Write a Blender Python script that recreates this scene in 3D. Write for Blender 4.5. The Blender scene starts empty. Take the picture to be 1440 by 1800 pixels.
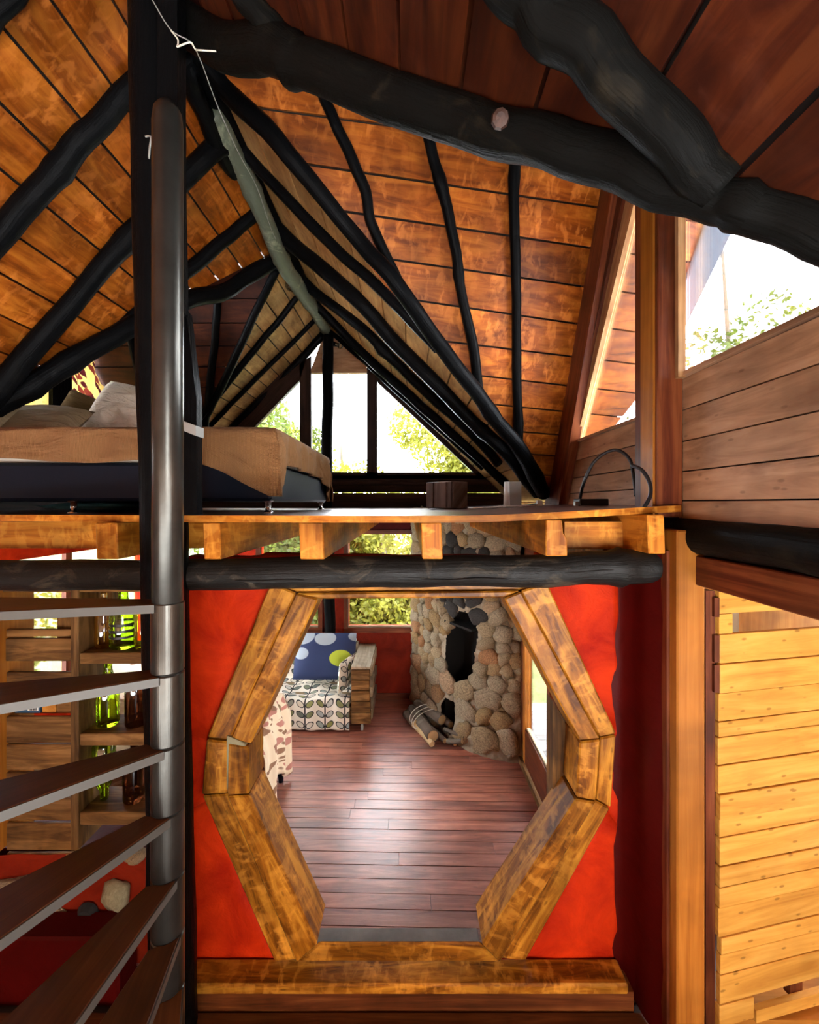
import bpy, bmesh, math, random
from mathutils import Vector, Matrix, noise as mnoise

# ------------------------------------------------------------------ camera, sky, lights, exposure
C = bpy.context.scene.collection
SC = bpy.context.scene
F, CX, CY, EYE = 750.0, 720.0, 885.0, 2.3       # focal length and principal point of the 1440x1800 photograph; eye height above the lounge floor
cam_d = bpy.data.cameras.new('camera')
cam_d.sensor_fit = 'HORIZONTAL'
cam_d.sensor_width = 36.0
cam_d.lens = 36.0 * F / 1440.0
cam_d.shift_y = (CY - 900.0) / 1440.0
cam_d.clip_start = 0.02
cam = bpy.data.objects.new('camera', cam_d)
cam.location = (0, 0, EYE)
cam.rotation_euler = (math.radians(90), 0, 0)
C.objects.link(cam)
SC.camera = cam

SKY = 22.0
wd = bpy.data.worlds.new('sky')
SC.world = wd
wd.use_nodes = True
bg = wd.node_tree.nodes['Background']
bg.inputs['Color'].default_value = (0.93, 0.97, 1.0, 1)
bg.inputs['Strength'].default_value = SKY

def area_light(name, loc, aim, sx, sy, power, col):
    d = bpy.data.lights.new(name, 'AREA')
    d.shape = 'RECTANGLE'; d.size = sx; d.size_y = sy; d.energy = power; d.color = col
    o = bpy.data.objects.new(name, d)
    o.location = loc
    o.rotation_euler = (Vector(aim) - Vector(loc)).to_track_quat('-Z', 'Y').to_euler()
    C.objects.link(o)
    return o
# warm fill lamp added inside the unseen front opening, behind the photographer
area_light('window_light', (0.95, -2.45, 1.2), (0.2, 3.0, 1.3), 1.4, 1.2, 14, (1.0, 0.92, 0.8))

SC.view_settings.view_transform = 'Standard'
SC.view_settings.look = 'None'
SC.view_settings.gamma = 1.0
SC.view_settings.use_curve_mapping = False
SC.view_settings.exposure = 0.2

random.seed(7)
R = random.uniform

# ------------------------------------------------------------------ photograph-to-world helpers (each point gets its own real distance)
def V3(x, y, z): return Vector((x, y, z))
def P(px, py, y):
    return V3((px - CX) / F * y, y, EYE + (CY - py) / F * y)
def ray(px, py): return V3((px - CX) / F, 1.0, (CY - py) / F)
class Plane:
    def __init__(s, a, b, c):
        s.o = a.copy(); s.n = (b - a).cross(c - a).normalized()
        if (V3(0, 0, EYE) - a).dot(s.n) < 0: s.n = -s.n          # n looks into the room
    def hit(s, px, py, off=0.0):
        d = ray(px, py); e = V3(0, 0, EYE)
        t = ((s.o + s.n * off) - e).dot(s.n) / d.dot(s.n)
        return e + d * t
def onx(px, py, x):                                              # point of a wall x = const
    y = x * F / (px - CX)
    return V3(x, y, EYE + (CY - py) / F * y)
def W(x, y, z): return V3(x, y, EYE + z)                          # z counted from eye level

# ------------------------------------------------------------------ materials
def node(nt, kind, **kw):
    n = nt.nodes.new(kind)
    for k, v in kw.items():
        if k in n.inputs.keys() if hasattr(n.inputs, 'keys') else False:
            n.inputs[k].default_value = v
        else:
            setattr(n, k, v)
    return n
def col(c): return (c[0], c[1], c[2], 1.0)
class NT:
    def __init__(s, name):
        s.m = bpy.data.materials.new(name); s.m.use_nodes = True
        s.t = s.m.node_tree; s.b = s.t.nodes['Principled BSDF']; s.out = s.t.nodes['Material Output']
    def n(s, kind, ins=None, **props):
        n = s.t.nodes.new(kind)
        for k, v in props.items(): setattr(n, k, v)
        for k, v in (ins or {}).items(): s.put(n.inputs[k], v)
        return n
    def put(s, sock, v):
        if isinstance(v, bpy.types.NodeSocket): s.t.links.new(v, sock)
        elif isinstance(v, (tuple, list)) and len(v) == 3 and sock.type == 'RGBA': sock.default_value = col(v)
        else: sock.default_value = v
    def math(s, op, a, b=0.0, clamp=False):
        n = s.n('ShaderNodeMath', {0: a, 1: b}, operation=op, use_clamp=clamp); return n.outputs[0]
    def mix(s, f, a, b, mode='MIX'):
        n = s.n('ShaderNodeMix', None, data_type='RGBA', blend_type=mode)
        s.put(n.inputs[0], f); s.put(n.inputs[6], a); s.put(n.inputs[7], b); return n.outputs[2]
    def ramp(s, f, stops):
        n = s.n('ShaderNodeValToRGB', {0: f}); e = n.color_ramp.elements
        while len(e) < len(stops): e.new(0.5)
        for i, (p, c) in enumerate(stops):
            e[i].position = p; e[i].color = col(c) if not isinstance(c, float) else (c, c, c, 1)
        return n.outputs[0]
    def vec(s, v, sc):
        return s.n('ShaderNodeVectorMath', {0: v, 1: sc}, operation='MULTIPLY').outputs[0]
    def noise(s, v, scale=1.0, detail=4.0, rough=0.55, dist=0.0):
        return s.n('ShaderNodeTexNoise', {'Vector': v, 'Scale': scale, 'Detail': detail, 'Roughness': rough, 'Distortion': dist}).outputs[0]
    def bump(s, h, strength, dist=0.01):
        n = s.n('ShaderNodeBump', {'Height': h, 'Strength': strength, 'Distance': dist})
        s.t.links.new(n.outputs[0], s.b.inputs['Normal'])
    def uvr(s):
        """metric UV of the piece, shifted by the piece's own random number"""
        uv = s.n('ShaderNodeTexCoord').outputs['UV']
        rnd = s.n('ShaderNodeObjectInfo').outputs['Random']
        sh = s.n('ShaderNodeCombineXYZ', {0: s.math('MULTIPLY', rnd, 31.7), 1: s.math('MULTIPLY', rnd, 57.3), 2: s.math('MULTIPLY', rnd, 9.1)}).outputs[0]
        return s.n('ShaderNodeVectorMath', {0: uv, 1: sh}, operation='ADD').outputs[0], rnd
    def set(s, **kw):
        for k, v in kw.items(): s.put(s.b.inputs[k.replace('_', ' ')], v)

def wood(name, dark, mid, light, along=1.6, across=26.0, rough=0.5, bump=0.25, var=0.35, figure=0.0, knots=0.0, blotch=0.5, coat=0.0, spec=0.2, con=0.14):
    t = NT(name)
    v, rnd = t.uvr()
    g = t.noise(t.vec(v, (along, across, 1)), 1.0, 6.0, 0.6, 0.9)
    c = t.ramp(g, [(0.5 - con, dark), (0.5, mid), (0.5 + con, light)])
    if figure:
        fg = t.noise(t.vec(v, (20.0, 11.0, 1)), 1.0, 3.0, 0.6, 0.5)
        area = t.noise(v, 3.1, 2.0)
        k = t.math('MULTIPLY', t.ramp(fg, [(0.50, 0.0), (0.62, 1.0)]), t.ramp(area, [(0.35, 0.15), (0.65, 1.0)]))
        c = t.mix(t.math('MULTIPLY', k, figure), c, tuple(min(1, x * 1.7 + 0.02) for x in light))
    if knots:
        vo = t.n('ShaderNodeTexVoronoi', {'Vector': t.vec(v, (2.6, 7.5, 1)), 'Scale': 1.0}, feature='F1')
        kd = t.noise(v, 30.0, 2.0)
        dk = t.math('ADD', vo.outputs['Distance'], t.math('MULTIPLY', kd, 0.06))
        c = t.mix(t.ramp(dk, [(0.06, knots), (0.17, 0.0)]), c, (dark[0] * 0.75, dark[1] * 0.5, dark[2] * 0.5))
        sp = t.n('ShaderNodeTexVoronoi', {'Vector': t.vec(v, (9.0, 22.0, 1)), 'Scale': 1.0}, feature='F1')
        c = t.mix(t.ramp(sp.outputs['Distance'], [(0.09, knots * 0.8), (0.16, 0.0)]), c, tuple(x * 0.4 for x in dark))
    bl = t.noise(v, 2.3, 3.0, 0.6, 0.4)
    c = t.mix(1.0, c, t.ramp(bl, [(0.34, 1.0 - blotch), (0.62, 1.0)]), 'MULTIPLY')
    hs = t.n('ShaderNodeHueSaturation', {'Color': c, 'Value': t.math('ADD', t.math('MULTIPLY', rnd, var), 1.0 - var / 2)})
    t.set(Base_Color=hs.outputs[0], Roughness=rough, Specular_IOR_Level=spec)
    if coat: t.set(Coat_Weight=coat, Coat_Roughness=0.3)
    if bump: t.bump(g, bump, 0.004)
    return t.m

def logmat(name, base, spot, rough=0.35, bump=0.5, spots=0.25, spec=0.035):
    t = NT(name)
    v, rnd = t.uvr()
    g = t.noise(t.vec(v, (3.0, 26.0, 1)), 1.0, 6.0, 0.62, 0.6)
    big = t.noise(t.vec(v, (5.0, 7.0, 1)), 1.0, 5.0, 0.7, 0.8)
    c = t.mix(t.math('MULTIPLY', t.ramp(big, [(0.55, 0.0), (0.75, 1.0)]), spots), base, spot)
    t.set(Base_Color=c, Specular_IOR_Level=spec, Roughness=t.ramp(big, [(0.3, rough), (0.7, min(1.0, rough + 0.25))]))
    st = t.noise(t.vec(v, (1.2, 60.0, 1)), 1.0, 4.0, 0.6, 0.3)
    t.bump(t.math('ADD', t.math('ADD', g, st), t.math('MULTIPLY', big, 1.5)), bump, 0.008)
    return t.m

def plain(name, c, rough=0.6, metal=0.0, bump=0.0, bs=40.0, var=0.0, vs=6.0, spec=0.5):
    t = NT(name)
    oc = t.n('ShaderNodeTexCoord').outputs['Object']
    cc = c
    if var:
        nz = t.noise(oc, vs, 4.0, 0.6)
        cc = t.mix(t.ramp(nz, [(0.3, 0.0), (0.7, 1.0)]), tuple(x * (1 - var) for x in c), tuple(min(1, x * (1 + var)) for x in c))
    t.set(Base_Color=cc, Roughness=rough, Metallic=metal, Specular_IOR_Level=spec)
    if bump: t.bump(t.noise(oc, bs, 4.0), bump, 0.004)
    return t.m

def glass(name, tint=(1, 1, 1), gloss=0.06, rough=0.0):
    t = NT(name)
    tr = t.n('ShaderNodeBsdfTransparent', {'Color': tint})
    gl = t.n('ShaderNodeBsdfGlossy', {'Color': (1, 1, 1), 'Roughness': rough})
    fr = t.n('ShaderNodeFresnel', {'IOR': 1.45})
    mx = t.n('ShaderNodeMixShader')
    t.put(mx.inputs[0], t.math('ADD', t.math('MULTIPLY', fr.outputs[0], 0.8), gloss * 0.2))
    t.t.links.new(tr.outputs[0], mx.inputs[1]); t.t.links.new(gl.outputs[0], mx.inputs[2])
    t.t.links.new(mx.outputs[0], t.out.inputs['Surface'])
    return t.m

def plaster(name, c1, c2, rough=0.45, bmp=0.22):
    t = NT(name)
    oc = t.n('ShaderNodeTexCoord').outputs['Object']
    a = t.noise(oc, 4.0, 6.0, 0.62, 0.7)
    b = t.noise(oc, 14.0, 5.0, 0.6, 1.2)
    c = t.mix(t.ramp(a, [(0.3, 0.0), (0.7, 1.0)]), c1, c2)
    t.set(Base_Color=c, Roughness=rough, Specular_IOR_Level=0.08)
    t.bump(t.math('ADD', t.math('MULTIPLY', a, 2.0), b), bmp, 0.012)
    return t.m

def cotton(name, c, k=0.8):
    t = NT(name)
    uv = t.n('ShaderNodeTexCoord').outputs['UV']
    a = t.noise(t.vec(uv, (3.0, 7.0, 1)), 1.6, 4.0, 0.55, 1.4)
    b = t.noise(uv, 70.0, 2.0)
    t.set(Base_Color=c, Roughness=0.95, Specular_IOR_Level=0.1)
    t.bump(t.math('ADD', t.math('MULTIPLY', a, 4.0), t.math('MULTIPLY', b, 0.1)), k * 0.6, 0.02)
    return t.m

def camo(name, base, c1, c2, scale=9.0, translucent=0.0):
    t = NT(name)
    uv = t.n('ShaderNodeTexCoord').outputs['UV']
    d = t.n('ShaderNodeVectorMath', {0: uv, 1: t.vec(t.n('ShaderNodeTexNoise', {'Vector': uv, 'Scale': 7.0, 'Detail': 2.0}).outputs['Color'], (0.12, 0.12, 0))}, operation='ADD').outputs[0]
    vo = t.n('ShaderNodeTexVoronoi', {'Vector': t.vec(d, (1.0, 1.35, 1)), 'Scale': scale}, feature='F1')
    pick = t.n('ShaderNodeSeparateColor', {0: vo.outputs['Color']})
    leaf = t.ramp(vo.outputs['Distance'], [(0.40, 1.0), (0.44, 0.0)])
    c = t.mix(t.ramp(pick.outputs[0], [(0.45, 0.0), (0.5, 1.0)]), c1, c2)
    c = t.mix(t.math('MULTIPLY', leaf, t.ramp(pick.outputs[1], [(0.12, 0.0), (0.15, 1.0)])), base, c)
    t.set(Base_Color=c, Roughness=0.85)
    if translucent:
        tl = t.n('ShaderNodeBsdfTranslucent', {'Color': c})
        mx = t.n('ShaderNodeMixShader', {0: translucent})
        t.t.links.new(t.b.outputs[0], mx.inputs[1]); t.t.links.new(tl.outputs[0], mx.inputs[2])
        t.t.links.new(mx.outputs[0], t.out.inputs['Surface'])
    return t.m

def sprig(name, tile=0.2):
    """cream cloth printed with black stems and pairs of olive and grey leaves"""
    t = NT(name)
    uv = t.vec(t.n('ShaderNodeTexCoord').outputs['UV'], (1 / tile, 1 / (tile * 0.52), 1))
    sx = t.n('ShaderNodeSeparateXYZ', {0: uv})
    fx = t.math('SUBTRACT', t.math('FRACT', sx.outputs[0]), 0.5)
    fy = t.math('SUBTRACT', t.math('FRACT', sx.outputs[1]), 0.5)
    ax = t.math('ABSOLUTE', fx)
    dx = t.math('SUBTRACT', ax, 0.24)
    dy = t.math('MULTIPLY', fy, 0.52)
    dyr = t.math('SUBTRACT', dy, t.math('MULTIPLY', dx, 0.45))
    dd = t.math('SQRT', t.math('ADD', t.math('POWER', t.math('DIVIDE', dx, 0.21), 2.0), t.math('POWER', t.math('DIVIDE', dyr, 0.17), 2.0)))
    cell = t.n('ShaderNodeTexWhiteNoise', {'Vector': t.n('ShaderNodeCombineXYZ', {0: t.math('FLOOR', sx.outputs[0]), 1: t.math('FLOOR', sx.outputs[1]), 2: t.math('SIGN', fx)}).outputs[0]}).outputs['Value']
    leafc = t.ramp(cell, [(0.0, (0.10, 0.12, 0.12)), (0.3, (0.24, 0.24, 0.06)), (0.55, (0.30, 0.34, 0.33)), (0.8, (0.62, 0.55, 0.42))])
    c = t.mix(t.ramp(dd, [(0.98, 1.0), (1.0, 0.0)]), (0.74, 0.67, 0.54), (0.012, 0.012, 0.012))
    c = t.mix(t.ramp(dd, [(0.74, 1.0), (0.77, 0.0)]), c, leafc)
    c = t.mix(t.math('LESS_THAN', ax, 0.035), c, (0.012, 0.012, 0.012))
    t.set(Base_Color=c, Roughness=0.85)
    return t.m

def petals(name):
    t = NT(name)
    uv = t.n('ShaderNodeTexCoord').outputs['UV']
    vo = t.n('ShaderNodeTexVoronoi', {'Vector': t.vec(uv, (3.1, 4.6, 1)), 'Scale': 1.0, 'Randomness': 0.75}, feature='F1')
    pk = t.n('ShaderNodeSeparateColor', {0: vo.outputs['Color']})
    pc = t.ramp(pk.outputs[0], [(0.0, (0.36, 0.40, 0.42)), (0.62, (0.30, 0.36, 0.42)), (0.70, (0.42, 0.50, 0.03)), (1.0, (0.42, 0.50, 0.03))])
    t.n('ShaderNodeTexNoise')
    c = t.mix(t.ramp(vo.outputs['Distance'], [(0.46, 1.0), (0.48, 0.0)]), (0.012, 0.024, 0.085), pc)
    t.set(Base_Color=c, Roughness=0.8)
    return t.m

def stone_mat(name):
    t = NT(name)
    oc = t.n('ShaderNodeTexCoord').outputs['Object']
    rnd = t.n('ShaderNodeObjectInfo').outputs['Random']
    a = t.noise(oc, 9.0, 6.0, 0.65, 0.6)
    b = t.noise(oc, 40.0, 4.0, 0.6)
    base = t.ramp(rnd, [(0.0, (0.36, 0.28, 0.17)), (0.2, (0.46, 0.37, 0.24)), (0.42, (0.40, 0.27, 0.12)), (0.6, (0.36, 0.31, 0.22)), (0.82, (0.50, 0.41, 0.28)), (0.92, (0.42, 0.19, 0.07)), (1.0, (0.36, 0.26, 0.15))])
    c = t.mix(1.0, base, t.ramp(a, [(0.34, (0.35, 0.32, 0.28)), (0.62, (1.25, 1.15, 1.0))]), 'MULTIPLY')
    t.set(Base_Color=c, Roughness=0.85)
    t.bump(t.math('ADD', a, t.math('MULTIPLY', b, 0.5)), 0.7, 0.02)
    return t.m

def leafmat(name, c1, c2):
    t = NT(name)
    oc = t.n('ShaderNodeTexCoord').outputs['Object']
    c = t.mix(t.ramp(t.noise(oc, 3.0, 3.0), [(0.35, 0.0), (0.65, 1.0)]), c1, c2)
    t.set(Base_Color=c, Roughness=0.6)
    tl = t.n('ShaderNodeBsdfTranslucent', {'Color': c})
    mx = t.n('ShaderNodeMixShader', {0: 0.45})
    t.t.links.new(t.b.outputs[0], mx.inputs[1]); t.t.links.new(tl.outputs[0], mx.inputs[2])
    t.t.links.new(mx.outputs[0], t.out.inputs['Surface'])
    return t.m

MT = {}
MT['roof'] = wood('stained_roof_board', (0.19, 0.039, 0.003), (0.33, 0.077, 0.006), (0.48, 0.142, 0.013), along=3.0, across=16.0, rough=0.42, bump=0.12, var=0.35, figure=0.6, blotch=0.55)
MT['roof_red_shade'] = wood('shaded_red_brown_roof_board', (0.028, 0.005, 0.002), (0.055, 0.010, 0.003), (0.09, 0.02, 0.005), along=3.0, across=16.0, rough=0.5, bump=0.12, var=0.4, figure=0.12)  # red brown boards, darkened to put the overhead slope's shade into the colour
MT['roof_window_lit'] = wood('window_lit_roof_board', (0.34, 0.16, 0.05), (0.48, 0.25, 0.085), (0.58, 0.34, 0.13), along=3.0, across=16.0, rough=0.45, bump=0.1, var=0.3, figure=0.2)  # roof boards with the gable window's light put into a paler colour
MT['sheet'] = plain('dark_backing_sheet', (0.02, 0.012, 0.008), 0.9)
MT['log'] = logmat('black_stained_log', (0.003, 0.0032, 0.0036), (0.014, 0.012, 0.009), rough=0.26)
MT['log_green'] = logmat('weathered_greenish_log', (0.10, 0.115, 0.08), (0.42, 0.45, 0.3), rough=0.4, spots=0.8, spec=0.4)
MT['log_beam'] = logmat('worn_black_log', (0.005, 0.005, 0.0045), (0.045, 0.034, 0.02), rough=0.36, spots=0.45)
MT['timber'] = wood('golden_stained_timber', (0.14, 0.042, 0.003), (0.33, 0.115, 0.008), (0.58, 0.25, 0.025), along=3.5, across=20.0, rough=0.36, bump=0.5, var=0.25, figure=0.42, knots=0.6, blotch=0.5)
MT['joist'] = wood('orange_pine_joist', (0.33, 0.09, 0.006), (0.52, 0.165, 0.013), (0.68, 0.26, 0.03), along=3.0, across=22.0, rough=0.45, bump=0.3, var=0.25, figure=0.5, blotch=0.6)
MT['redpost'] = wood('red_brown_frame_wood', (0.09, 0.018, 0.008), (0.15, 0.035, 0.012), (0.21, 0.06, 0.02), rough=0.4, bump=0.2, var=0.25)
MT['tanpost'] = wood('orange_post_wood', (0.28, 0.09, 0.010), (0.41, 0.142, 0.017), (0.51, 0.195, 0.03), along=1.2, across=38.0, rough=0.45, bump=0.25, var=0.15, blotch=0.35, con=0.24)
MT['window_wood'] = wood('light_window_wood', (0.42, 0.2, 0.08), (0.55, 0.29, 0.12), (0.65, 0.38, 0.18), rough=0.5, bump=0.1, var=0.1)
MT['wallboard'] = wood('brown_wall_board', (0.28, 0.13, 0.06), (0.48, 0.255, 0.135), (0.62, 0.37, 0.21), along=2.0, across=15.0, rough=0.5, bump=0.25, var=0.2, knots=0.5, blotch=0.4, con=0.22)
MT['darkboard'] = wood('dark_gable_board', (0.022, 0.010, 0.007), (0.04, 0.018, 0.012), (0.065, 0.03, 0.02), rough=0.5, bump=0.2, var=0.3)
MT['pine'] = wood('honey_pine_board', (0.5, 0.21, 0.03), (0.68, 0.34, 0.06), (0.8, 0.44, 0.1), along=1.8, across=20.0, rough=0.5, bump=0.15, var=0.16, knots=0.8, blotch=0.2, con=0.24)
MT['orange_panel'] = wood('orange_panel', (0.45, 0.17, 0.025), (0.52, 0.21, 0.03), (0.6, 0.26, 0.045), rough=0.5, bump=0.1, var=0.05)
MT['floor'] = wood('red_brown_floor_board', (0.22, 0.058, 0.034), (0.38, 0.115, 0.068), (0.52, 0.19, 0.115), along=2.0, across=22.0, rough=0.42, bump=0.7, var=0.3, knots=0.35, blotch=0.4, coat=0.7, spec=0.7)
MT['entry'] = wood('dark_entry_board', (0.07, 0.018, 0.006), (0.13, 0.035, 0.010), (0.19, 0.06, 0.016), rough=0.35, bump=0.3, var=0.3)
MT['loftfloor'] = wood('loft_floor_board', (0.10, 0.045, 0.028), (0.16, 0.075, 0.05), (0.22, 0.11, 0.075), rough=0.3, bump=0.1, var=0.1, coat=0.3)
MT['pallet'] = wood('rough_pallet_wood', (0.085, 0.034, 0.008), (0.18, 0.082, 0.02), (0.31, 0.155, 0.05), along=2.5, across=18.0, rough=0.65, bump=0.6, var=0.45, knots=0.4, blotch=0.6)
MT['palegrey'] = wood('pale_pallet_wood', (0.36, 0.26, 0.15), (0.48, 0.36, 0.22), (0.58, 0.46, 0.32), rough=0.6, bump=0.3, var=0.25)
MT['tread'] = wood('brown_stair_tread', (0.075, 0.024, 0.008), (0.115, 0.037, 0.011), (0.16, 0.055, 0.017), along=1.5, across=40.0, rough=0.38, bump=0.12, var=0.3, con=0.25)
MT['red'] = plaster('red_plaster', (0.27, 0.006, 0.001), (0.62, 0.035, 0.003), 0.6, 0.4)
MT['darkred_shade'] = plaster('shaded_deep_red_plaster', (0.045, 0.0015, 0.001), (0.068, 0.002, 0.0015), 0.5)  # deep red plaster; shade of the return and ledge put into its colour
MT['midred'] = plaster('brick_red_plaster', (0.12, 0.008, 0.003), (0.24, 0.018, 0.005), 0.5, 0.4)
MT['filler'] = plaster('pale_filler', (0.20, 0.175, 0.10), (0.32, 0.29, 0.18), 0.8)
MT['log_worn'] = logmat('worn_grey_log', (0.008, 0.0075, 0.0065), (0.12, 0.095, 0.062), rough=0.4, spots=0.8, spec=0.25)
MT['steel'] = plain('dark_steel', (0.065, 0.062, 0.054), 0.3, 0.8, 0.1, 60.0, 0.3, 5.0)
MT['edge'] = plain('grey_steel_bar', (0.085, 0.08, 0.07), 0.5, 0.2, 0.1)
MT['chrome'] = plain('chrome', (0.6, 0.6, 0.62), 0.2, 1.0)
MT['glass'] = glass('window_glass', (0.97, 0.98, 1.0))
MT['green_glass'] = glass('green_bottle_glass', (0.60, 0.78, 0.10), 0.2)
MT['lime_glass'] = glass('lime_bottle_glass', (0.86, 0.92, 0.10), 0.2)
MT['amber_glass'] = glass('amber_bottle_glass', (0.93, 0.70, 0.24), 0.2)
MT['dark_glass'] = glass('dark_bottle_glass', (0.22, 0.11, 0.06), 0.3)
MT['bulb_glass'] = glass('clear_bulb_glass', (0.9, 0.88, 0.75), 0.5)
MT['stone'] = stone_mat('field_stone')
MT['stone_soot'] = plain('sooty_stone', (0.03, 0.026, 0.022), 0.9, 0, 0.6, 20, 0.5)
MT['mortar'] = plaster('pale_mortar', (0.17, 0.13, 0.08), (0.46, 0.38, 0.27), 0.9, 0.9)
MT['soot'] = plain('soot', (0.008, 0.007, 0.006), 0.95)
MT['thresh'] = plain('grey_concrete', (0.20, 0.19, 0.17), 0.7, 0, 0.4, 30, 0.3)
MT['blanket'] = None
MT['pillow_beige'] = cotton('beige_cotton', (0.24, 0.165, 0.09))
MT['pillow_white'] = cotton('cream_cotton', (0.66, 0.56, 0.44), 1.3)
MT['pillow_olive'] = cotton('olive_brown_cotton', (0.13, 0.08, 0.03))
MT['sheet_white'] = plain('white_sheet', (0.42, 0.37, 0.3), 0.9)
MT['leather'] = plain('black_leatherette', (0.006, 0.008, 0.014), 0.42, 0, 0.15, 90, spec=0.1)
MT['camo'] = camo('leaf_print_throw', (0.76, 0.60, 0.40), (0.46, 0.19, 0.14), (0.26, 0.13, 0.07), 12.0)
MT['curtain'] = camo('leaf_print_curtain', (0.62, 0.42, 0.12), (0.05, 0.006, 0.008), (0.14, 0.02, 0.012), 9.0, 0.3)
MT['sprig'] = sprig('leaf_sprig_cloth')
MT['petals'] = petals('petal_print_cloth')
MT['black'] = plain('black_plastic', (0.01, 0.01, 0.011), 0.4)
MT['silver'] = plain('silver_plastic', (0.34, 0.34, 0.31), 0.45, 0.2)
MT['white'] = plain('white_plastic', (0.75, 0.75, 0.72), 0.5)
MT['teal'] = plain('teal_fabric', (0.06, 0.2, 0.22), 0.8, 0, 0.2)
MT['trunk'] = wood('brown_trunk_cover', (0.19, 0.11, 0.085), (0.27, 0.17, 0.14), (0.34, 0.23, 0.2), rough=0.5, bump=0.3, var=0.1)
MT['bark'] = logmat('grey_bark', (0.16, 0.125, 0.095), (0.36, 0.31, 0.25), rough=0.85, bump=1.0, spots=0.7)
MT['cutwood'] = plain('cut_wood', (0.62, 0.42, 0.2), 0.7, 0, 0.3, 30, 0.2)
MT['twine'] = plain('pale_twine', (0.7, 0.66, 0.55), 0.8)
MT['blue'] = plain('blue_card', (0.012, 0.06, 0.12), 0.5)
MT['paper'] = plain('white_paper', (0.7, 0.7, 0.66), 0.7)
MT['frost'] = plain('pale_reeded_panel', (0.75, 0.68, 0.45), 0.6)
MT['leaf'] = leafmat('yellow_green_leaves', (0.13, 0.14, 0.009), (0.28, 0.26, 0.028))
MT['leaf2'] = leafmat('green_leaves', (0.05, 0.075, 0.007), (0.12, 0.14, 0.018))
MT['bark2'] = plain('tree_bark', (0.12, 0.09, 0.06), 0.9)
MT['grass'] = plain('dry_grass', (0.22, 0.24, 0.08), 0.9, 0, 0.4, 10, 0.3, 2.0)
MT['deck'] = wood('grey_deck_board', (0.35, 0.34, 0.33), (0.45, 0.44, 0.42), (0.55, 0.54, 0.52), rough=0.7, var=0.15)
MT['charcoal'] = plain('hazed_fascia', (0.05, 0.06, 0.085), 0.6)

def blanket_mat():
    t = NT('brown_waffle_blanket')
    uv = t.n('ShaderNodeTexCoord').outputs['UV']
    w = t.n('ShaderNodeTexWave', {'Vector': uv, 'Scale': 52.0, 'Distortion': 0.6}, bands_direction='X').outputs['Fac']
    w2 = t.n('ShaderNodeTexWave', {'Vector': uv, 'Scale': 52.0, 'Distortion': 0.6}, bands_direction='Y').outputs['Fac']
    h = t.math('MULTIPLY', w, w2)
    c = t.mix(h, (0.20, 0.088, 0.027), (0.36, 0.17, 0.06))
    t.set(Base_Color=c, Roughness=0.95)
    f = t.noise(t.vec(uv, (2.2, 3.6, 1)), 1.6, 3.0, 0.5, 1.0)
    t.bump(t.math('ADD', t.math('MULTIPLY', h, 0.12), t.math('MULTIPLY', f, 3.0)), 0.7, 0.03)
    return t.m
MT['blanket'] = blanket_mat()

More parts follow.
